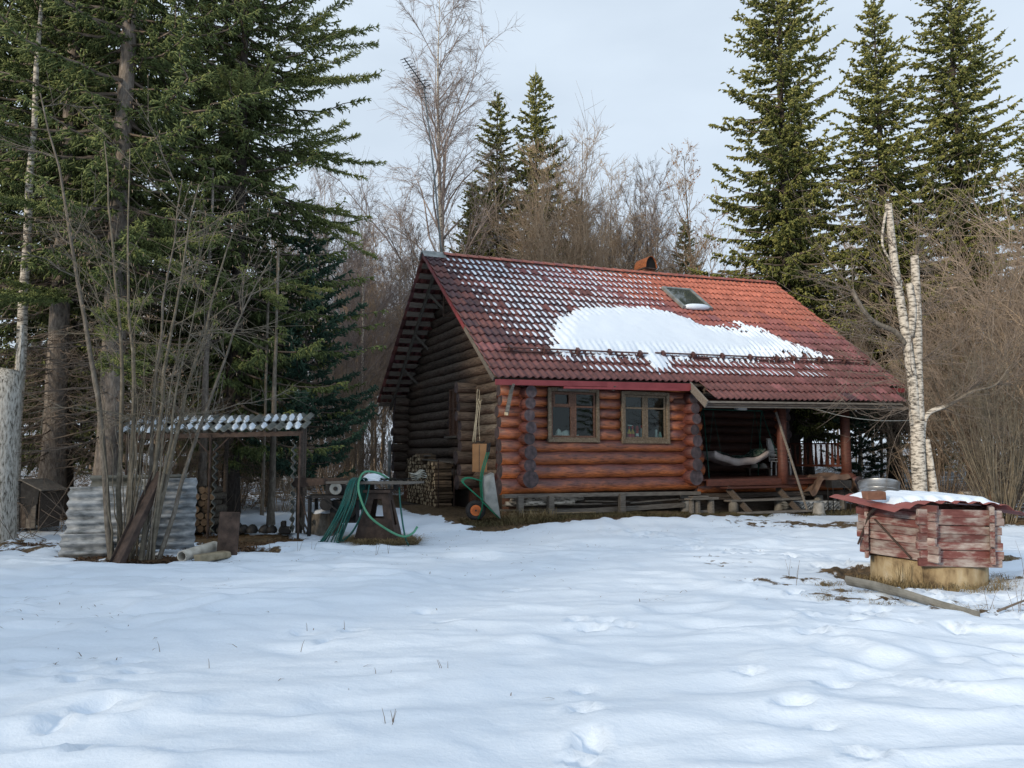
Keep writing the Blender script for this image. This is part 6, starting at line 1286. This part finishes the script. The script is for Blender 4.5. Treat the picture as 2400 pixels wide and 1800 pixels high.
mb.add(V, [(i * n + k, i * n + (k + 1) % n, (i + 1) * n + (k + 1) % n, (i + 1) * n + k) for i in range(3) for k in range(n)]); mb.jit(.006, 2).obj('concrete_ring', CONC_YEL, we, smooth=True)
SID = .79; AP = SID * math.cos(PI / 6); angs = [R(-118 + 60 * k) for k in range(6)]
for f in range(6):
    a = Vector((math.cos(angs[f]) * SID, math.sin(angs[f]) * SID, 0)); c = Vector((math.cos(angs[(f + 1) % 6]) * SID, math.sin(angs[(f + 1) % 6]) * SID, 0)); d = (c - a).normalized()
    for k in range(8):
        z = .31 + k * .098 + (.049 if f % 2 else 0); e0 = .115 + rs.uniform(-.025, .03); e1 = .115 + rs.uniform(-.025, .03)
        if z > .99: continue
        o = soft(MB().box((0, 0, 0), ((c - a).length + e0 + e1, .055, .094)).jit(.003, f * 10 + k).obj('plank', WR, we), .007); o.location = (a + c) / 2 + d * (e1 - e0) / 2 + Vector((0, 0, z + rs.uniform(-.004, .004))); o.rotation_euler = (rs.uniform(-.03, .03), rs.uniform(-.012, .012), math.atan2(d.y, d.x))
def wn(f, s, z, off): a = Vector((math.cos(angs[f]) * SID, math.sin(angs[f]) * SID, 0)); c = Vector((math.cos(angs[(f + 1) % 6]) * SID, math.sin(angs[(f + 1) % 6]) * SID, 0)); n_ = (a + c).normalized(); return a.lerp(c, s) + n_ * off + Vector((0, 0, z))
for a, c, r in ((wn(5, .08, .8, .07), wn(5, .3, .93, .14), .022), (wn(5, .1, .82, .07), wn(5, -.08, .42, .1), .012), (wn(5, .18, .76, .06), wn(5, .78, .33, .05), .013)): MB().tube([a, c], r, 7).obj('iron_rod', RUST, we)
mb = MB(); NX, NY = 46, 12; V = []
for j in range(NY + 1):
    for i in range(NX + 1):
        s = i / NX; q = j / NY; p0 = Vector((-.52, -1.02, .99)).lerp(Vector((1.42, -.5, .93)), s); p1 = Vector((-.82, .12, 1.04)).lerp(Vector((1.2, .75, .98)), s); p = p0.lerp(p1, q); w_ = (s * 9) % 1; z = .028 * (1 if .3 < w_ < .7 else 0 if (w_ < .15 or w_ > .85) else .5) + .045 * math.sin(PI * s) * (1 - .3 * q) - .07 * (1 - sstep(s, 0, .25)) * (1 - q) - .1 * sstep(s, .78, 1)
        V.append((p.x, p.y, p.z + z))
F = [(j * (NX + 1) + i, j * (NX + 1) + i + 1, (j + 1) * (NX + 1) + i + 1, (j + 1) * (NX + 1) + i) for j in range(NY) for i in range(NX)]
rfs = root('roofing_sheet', 'crooked red profiled metal sheet covering the well', 'sheet', (5.05, 10.22, 0)); o = mb.add(V, F).obj('sheet', RED_SHEET, rfs); md = o.modifiers.new('thick', 'SOLIDIFY'); md.thickness = .004
A = np.array(V).reshape(NY + 1, NX + 1, 3); S = np.repeat(np.linspace(0, 1, NX + 1)[None], NY + 1, 0); Q = np.repeat(np.linspace(0, 1, NY + 1)[:, None], NX + 1, 1)
# snow on the sheet (finer grid)
NU, NV_ = 120, 60; ss, qq = np.meshgrid(np.linspace(0, 1, NU), np.linspace(0, 1, NV_)); fx = ss * NX; fy = qq * NY; i0 = np.minimum(fx.astype(int), NX - 1); j0 = np.minimum(fy.astype(int), NY - 1); dx = (fx - i0)[..., None]; dy = (fy - j0)[..., None]
P = A[j0, i0] * (1 - dx) * (1 - dy) + A[j0, i0 + 1] * dx * (1 - dy) + A[j0 + 1, i0] * (1 - dx) * dy + A[j0 + 1, i0 + 1] * dx * dy
edge = .05 + .13 * (1 - sstep(ss, .1, .45)) + .05 * sstep(np.cos(ss * 9 * 2 * PI), -.8, .9) * (1 - sstep(ss, .3, .6)); sd_ = np.minimum(np.minimum(qq - edge, .95 - qq), np.minimum((ss - .12) * 1.4, (.82 + .1 * qq - ss) * 1.4)) + (fbm(ss * 14, qq * 7, 66) - .5) * .05
tk = .05 * sstep(sd_, 0, .12) + .012 * sstep(sd_, -.01, .02); P[..., 2] += tk - .006; okm = sd_ > -.015; idx = np.arange(NU * NV_).reshape(NV_, NU); kp = okm[:-1, :-1] & okm[1:, :-1] & okm[:-1, 1:] & okm[1:, 1:]; Fs = np.stack([idx[:-1, :-1], idx[:-1, 1:], idx[1:, 1:], idx[1:, :-1]], -1)[kp]; used = np.unique(Fs); mp_ = -np.ones(NU * NV_, int); mp_[used] = np.arange(len(used))
o = link('sheet_snow', npmesh('sheet_snow', P.reshape(-1, 3)[used], mp_[Fs], [SNOW], True), rfs); o['kind'] = 'stuff'
o = root('brick', 'old brick weighing down the red sheet on the well', 'brick', (4.49, 9.62, 1.045), .15); soft(MB().box((0, 0, .05), (.25, .13, .1)).jit(.008, 8).obj('body', BRICK, o), .008)
gu_ = root('gutter_trough', 'grey half round gutter lying in snow before the well', 'gutter', (4.02, 9.3, .13)); q = Vector((.6, -1.62, -.07)); x = q.normalized(); s_ = Vector((0, 0, 1)).cross(x).normalized(); up = x.cross(s_); V = []; n = 9
for r in (.085, .075):
    for f in np.linspace(0, 1, 5):
        for k in range(n): g = PI + PI * k / (n - 1) - .5; V.append(q * f + (s_ * math.cos(g) + up * math.sin(g)) * r * (1 - .15 * f) + Vector((0, 0, .02 * math.sin(f * 5))))
F = []
for L_ in range(2):
    for i in range(4):
        for k in range(n - 1): b_ = L_ * 45 + i * n + k; F.append((b_, b_ + 1, b_ + n + 1, b_ + n))
for i in range(4): F += [(i * n, (i + 1) * n, 45 + (i + 1) * n, 45 + i * n), (i * n + n - 1, 45 + i * n + n - 1, 45 + (i + 1) * n + n - 1, (i + 1) * n + n - 1)]
MB().add(V, F).obj('channel', mat('grey_gutter', [(.3, (.1, .1, .09)), (.6, (.2, .2, .185)), (.8, (.13, .1, .085))], 6, rough=.8), gu_, smooth=False)
# ---- sawn logs at the right
for k, (x, y, rz, ln, r, lb) in enumerate(((13.3, 22.4, .2, .75, .16, 'sawn pale log lying beyond the well'), (13.8, 22.1, .5, .4, .17, 'short orange sawn log end beside the shrub'))):
    o = root('sawn_log', lb, 'log', (x, y, gz(x, y) + .14), rz, 'sawn logs on the right'); MB().tube([(-ln / 2, 0, 0), (ln / 2, 0, 0)], r, 12, 0, True, 1).obj('body', [BARK_BIRCH, RUST_OR if k else WOOD_PALE], o, smooth=False)
# ------------------------------------------------------------------ grass, litter, weeds
def blades(name, label, X, Y, hgt, lean, m_, wd=.004, seed=0, z0=None):
    rng = np.random.default_rng(seed); n = len(X); Z = terrain(X, Y) - .03 if z0 is None else z0; B = np.stack([X, Y, Z], 1); a = rng.uniform(0, 2 * PI, n); h = hgt * rng.uniform(.4, 1.2, n); ln = lean * rng.uniform(.2, 1.3, n)
    d = np.stack([np.cos(a) * ln, np.sin(a) * ln, np.ones(n)], 1) * h[:, None]; mid = B + d * .55; tip = B + d * np.array([1, 1, .75]) + np.stack([np.cos(a), np.sin(a), -.3 * np.ones(n)], 1) * (h * ln * .5)[:, None]
    s = np.stack([-np.sin(a), np.cos(a), np.zeros(n)], 1) * wd; V = np.stack([B - s, B + s, mid + s * .8, mid - s * .8, tip], 1).reshape(-1, 3); b_ = (np.arange(n) * 5)[:, None]
    F = np.concatenate([b_ + np.array([[0, 1, 2]]), b_ + np.array([[0, 2, 3]]), b_ + np.array([[3, 2, 4]])]); o = link(name, npmesh(name, V, F, [m_])); return tag(o, label, None, None, 'stuff')
rng = np.random.default_rng(5)
def hpts(n, u0, u1, v0, v1): u = rng.uniform(u0, u1, n); v = rng.uniform(v0, v1, n) ; return HX + UX * u - UY * v, HY + UY * u + UX * v
x1, y1 = hpts(9000, -1.8, 5.6, -1.45, -.3); x2, y2 = hpts(3500, 5.0, 10.5, -1.6, -.6); kq = rng.random(12500) < .9
X = np.concatenate([x1, x2])[kq]; Y = np.concatenate([y1, y2])[kq]; blades('dead_grass', 'matted dead grass along the house footing', X, Y, .13, 1.1, GRASS_OLIVE, .005, 1)
x1, y1 = hpts(500, -.9, .4, -1.0, -.35); blades('straw_grass', 'dry straw grass under the wheelbarrow', x1, y1, .35, .9, STRAW, .004, 2)
def ringpts(n, cx, cy, r0, r1, sy=1): a = rng.uniform(0, 2 * PI, n); r = rng.uniform(r0, r1, n); return cx + np.cos(a) * r, cy + np.sin(a) * r * sy
x1, y1 = ringpts(4200, -2.43, 14.25, .32, .72, .85); blades('straw_tuft', 'dry straw ring around the pedestal foot', x1, y1, .2, 1.6, STRAW, .005, 3)
x1, y1 = ringpts(1500, 5.05, 10.22, .66, 1.0, .95); kq = (y1 < 10.3); x1, y1 = x1[kq], y1[kq]; x1 = x1 + .3; y1 = y1 - .15; blades('straw_tuft', 'dry grass around the well ring', x1, y1, .17, .8, STRAW, .0035, 4)
cl = [(4.75, 9.5), (4.65, 9.55), (4.9, 9.5), (5.5, 9.55), (5.72, 9.7), (5.85, 9.75), (4.45, 8.95), (6.2, 9.8), (6.5, 9.9), (7.2, 11.9), (7.5, 12.0), (3.8, 9.1), (5.9, 9.4), (3.55, 8.8), (4.0, 8.4), (4.7, 8.1), (7.0, 10.2), (3.9, 9.7)]
X = np.concatenate([rng.normal(c[0], .1, 170) for c in cl]); Y = np.concatenate([rng.normal(c[1], .07, 170) for c in cl]); blades('grass_tuft', 'matted grass tufts in the snow near the well', X, Y, .13, 1.2, STRAW, .003, 5, terrain(X, Y) - .05)
c2 = [(4.78, 9.48), (4.68, 9.52), (5.0, 9.5)]; X = np.concatenate([rng.normal(c[0], .05, 14) for c in c2]); Y = np.concatenate([rng.normal(c[1], .04, 14) for c in c2]); blades('dry_weeds', 'tall dry weed stalks before the well', X, Y, .5, .35, STRAW, .003, 6)
X = np.concatenate([rng.uniform(-8.8, -4.4, 5200), rng.normal(-5.7, .45, 2200)]); Y = np.concatenate([rng.uniform(11.35, 13.6, 5200), rng.normal(11.7, .2, 2200)]); bmv = bare_mask(X, Y) + (fbm(X * 3, Y * 3, 5) - .5) * .9; kq = bmv > .35; X, Y = X[kq], Y[kq]; blades('leaf_litter', 'brown leaf litter under the hazel', X, Y, .06, 2.2, mat('leaf_litter', [(.3, (.05, .03, .018)), (.7, (.17, .1, .055))], 4, rough=.9, bmp=0, var=0), .014, 7, terrain(X, Y) - .01)
x1, y1 = rng.uniform(-6, -3.9, 3500), rng.uniform(13.2, 15.3, 3500); blades('needle_litter', 'brown litter on the shelter floor', x1, y1, .05, 2.0, mat('needle_litter', [(.3, (.09, .05, .025)), (.7, (.22, .13, .065))], 4, rough=.9, bmp=0, var=0), .006, 8, terrain(x1, y1) - .01)
x1, y1 = rng.uniform(-6, 6.5, 2600), rng.uniform(5, 16, 2600); kq = rng.random(2600) < (.15 + .6 * sstep(-x1, 1, 5) + .3 * sstep(y1, 9, 14)); x1, y1 = x1[kq], y1[kq]; blades('snow_litter', 'specks of needles and bark lying on the snow', x1, y1, .03, 3.0, TWIG, .004, 9, terrain(x1, y1) + .0)
# single stalks poking out of the snow
st_ = [(-.72, 4.65, .11), (-.69, 4.67, .09), (-1.1, 5.35, .03), (-.5, 5.8, .09), (-.47, 5.79, .08), (-1.75, 6.5, .07), (-2.9, 6.5, .06), (-1.55, 7.3, .06), (-1.9, 7.25, .05), (-2.85, 7.6, .06), (-3.3, 4.9, .06), (-2.3, 6.0, .05), (-.9, 5.7, .05), (-1.0, 5.75, .05), (4.85, 8.0, .3), (5.1, 7.9, .35), (5.0, 7.8, .25), (6.3, 9.0, .3), (6.9, 9.8, .25), (3.4, 9.4, .3), (3.5, 9.9, .25), (-3.5, 12.8, .2), (-3.3, 12.9, .15), (-2.2, 12.6, .2), (-2.0, 12.7, .15), (-3.9, 12.6, .22), (6.6, 10.1, .45), (5.6, 8.3, .2)]
S0 = []; S1 = []; R0 = []; R1 = []
for x, y, h in st_:
    for k in range(1 + (h > .08)):
        a = rs.uniform(0, 6.28); l = rs.uniform(.1, .45); b0 = np.array([x + rs.uniform(-.02, .02), y, gz(x, y) - .02]); m1 = b0 + np.array([math.cos(a) * l * h * .5, math.sin(a) * l * h * .5, h * .6 + .02]); e = m1 + np.array([math.cos(a) * l * h * .6, 0, h * .5]); S0 += [b0, m1]; S1 += [m1, e]; R0 += [.0028, .002]; R1 += [.002, .001]
V, F = segs_mesh(np.array(S0), np.array(S1), np.array(R0), np.array(R1), 4); tag(link('snow_stalks', npmesh('snow_stalks', V, F, [TWIG])), 'thin dry stalks poking through the snow', None, None, 'stuff')
o = root('fallen_branch', 'thin fallen branch on snow right of the gutter', 'branch', (5.2, 7.95, .06)); MB().tube(curve([(-.35, -.1, -.02), (.1, .05, .08), (.6, .15, .16), (1.0, .2, .18)], 5), np.linspace(.012, .005, 16), 6).obj('stick', TWIG, o); MB().tube([(0, .02, .05), (.25, .25, .2)], .006, 5).obj('twig', TWIG, o); MB().tube([(-.05, -.02, .03), (.2, -.25, .02)], .006, 5).obj('twig', TWIG, o)
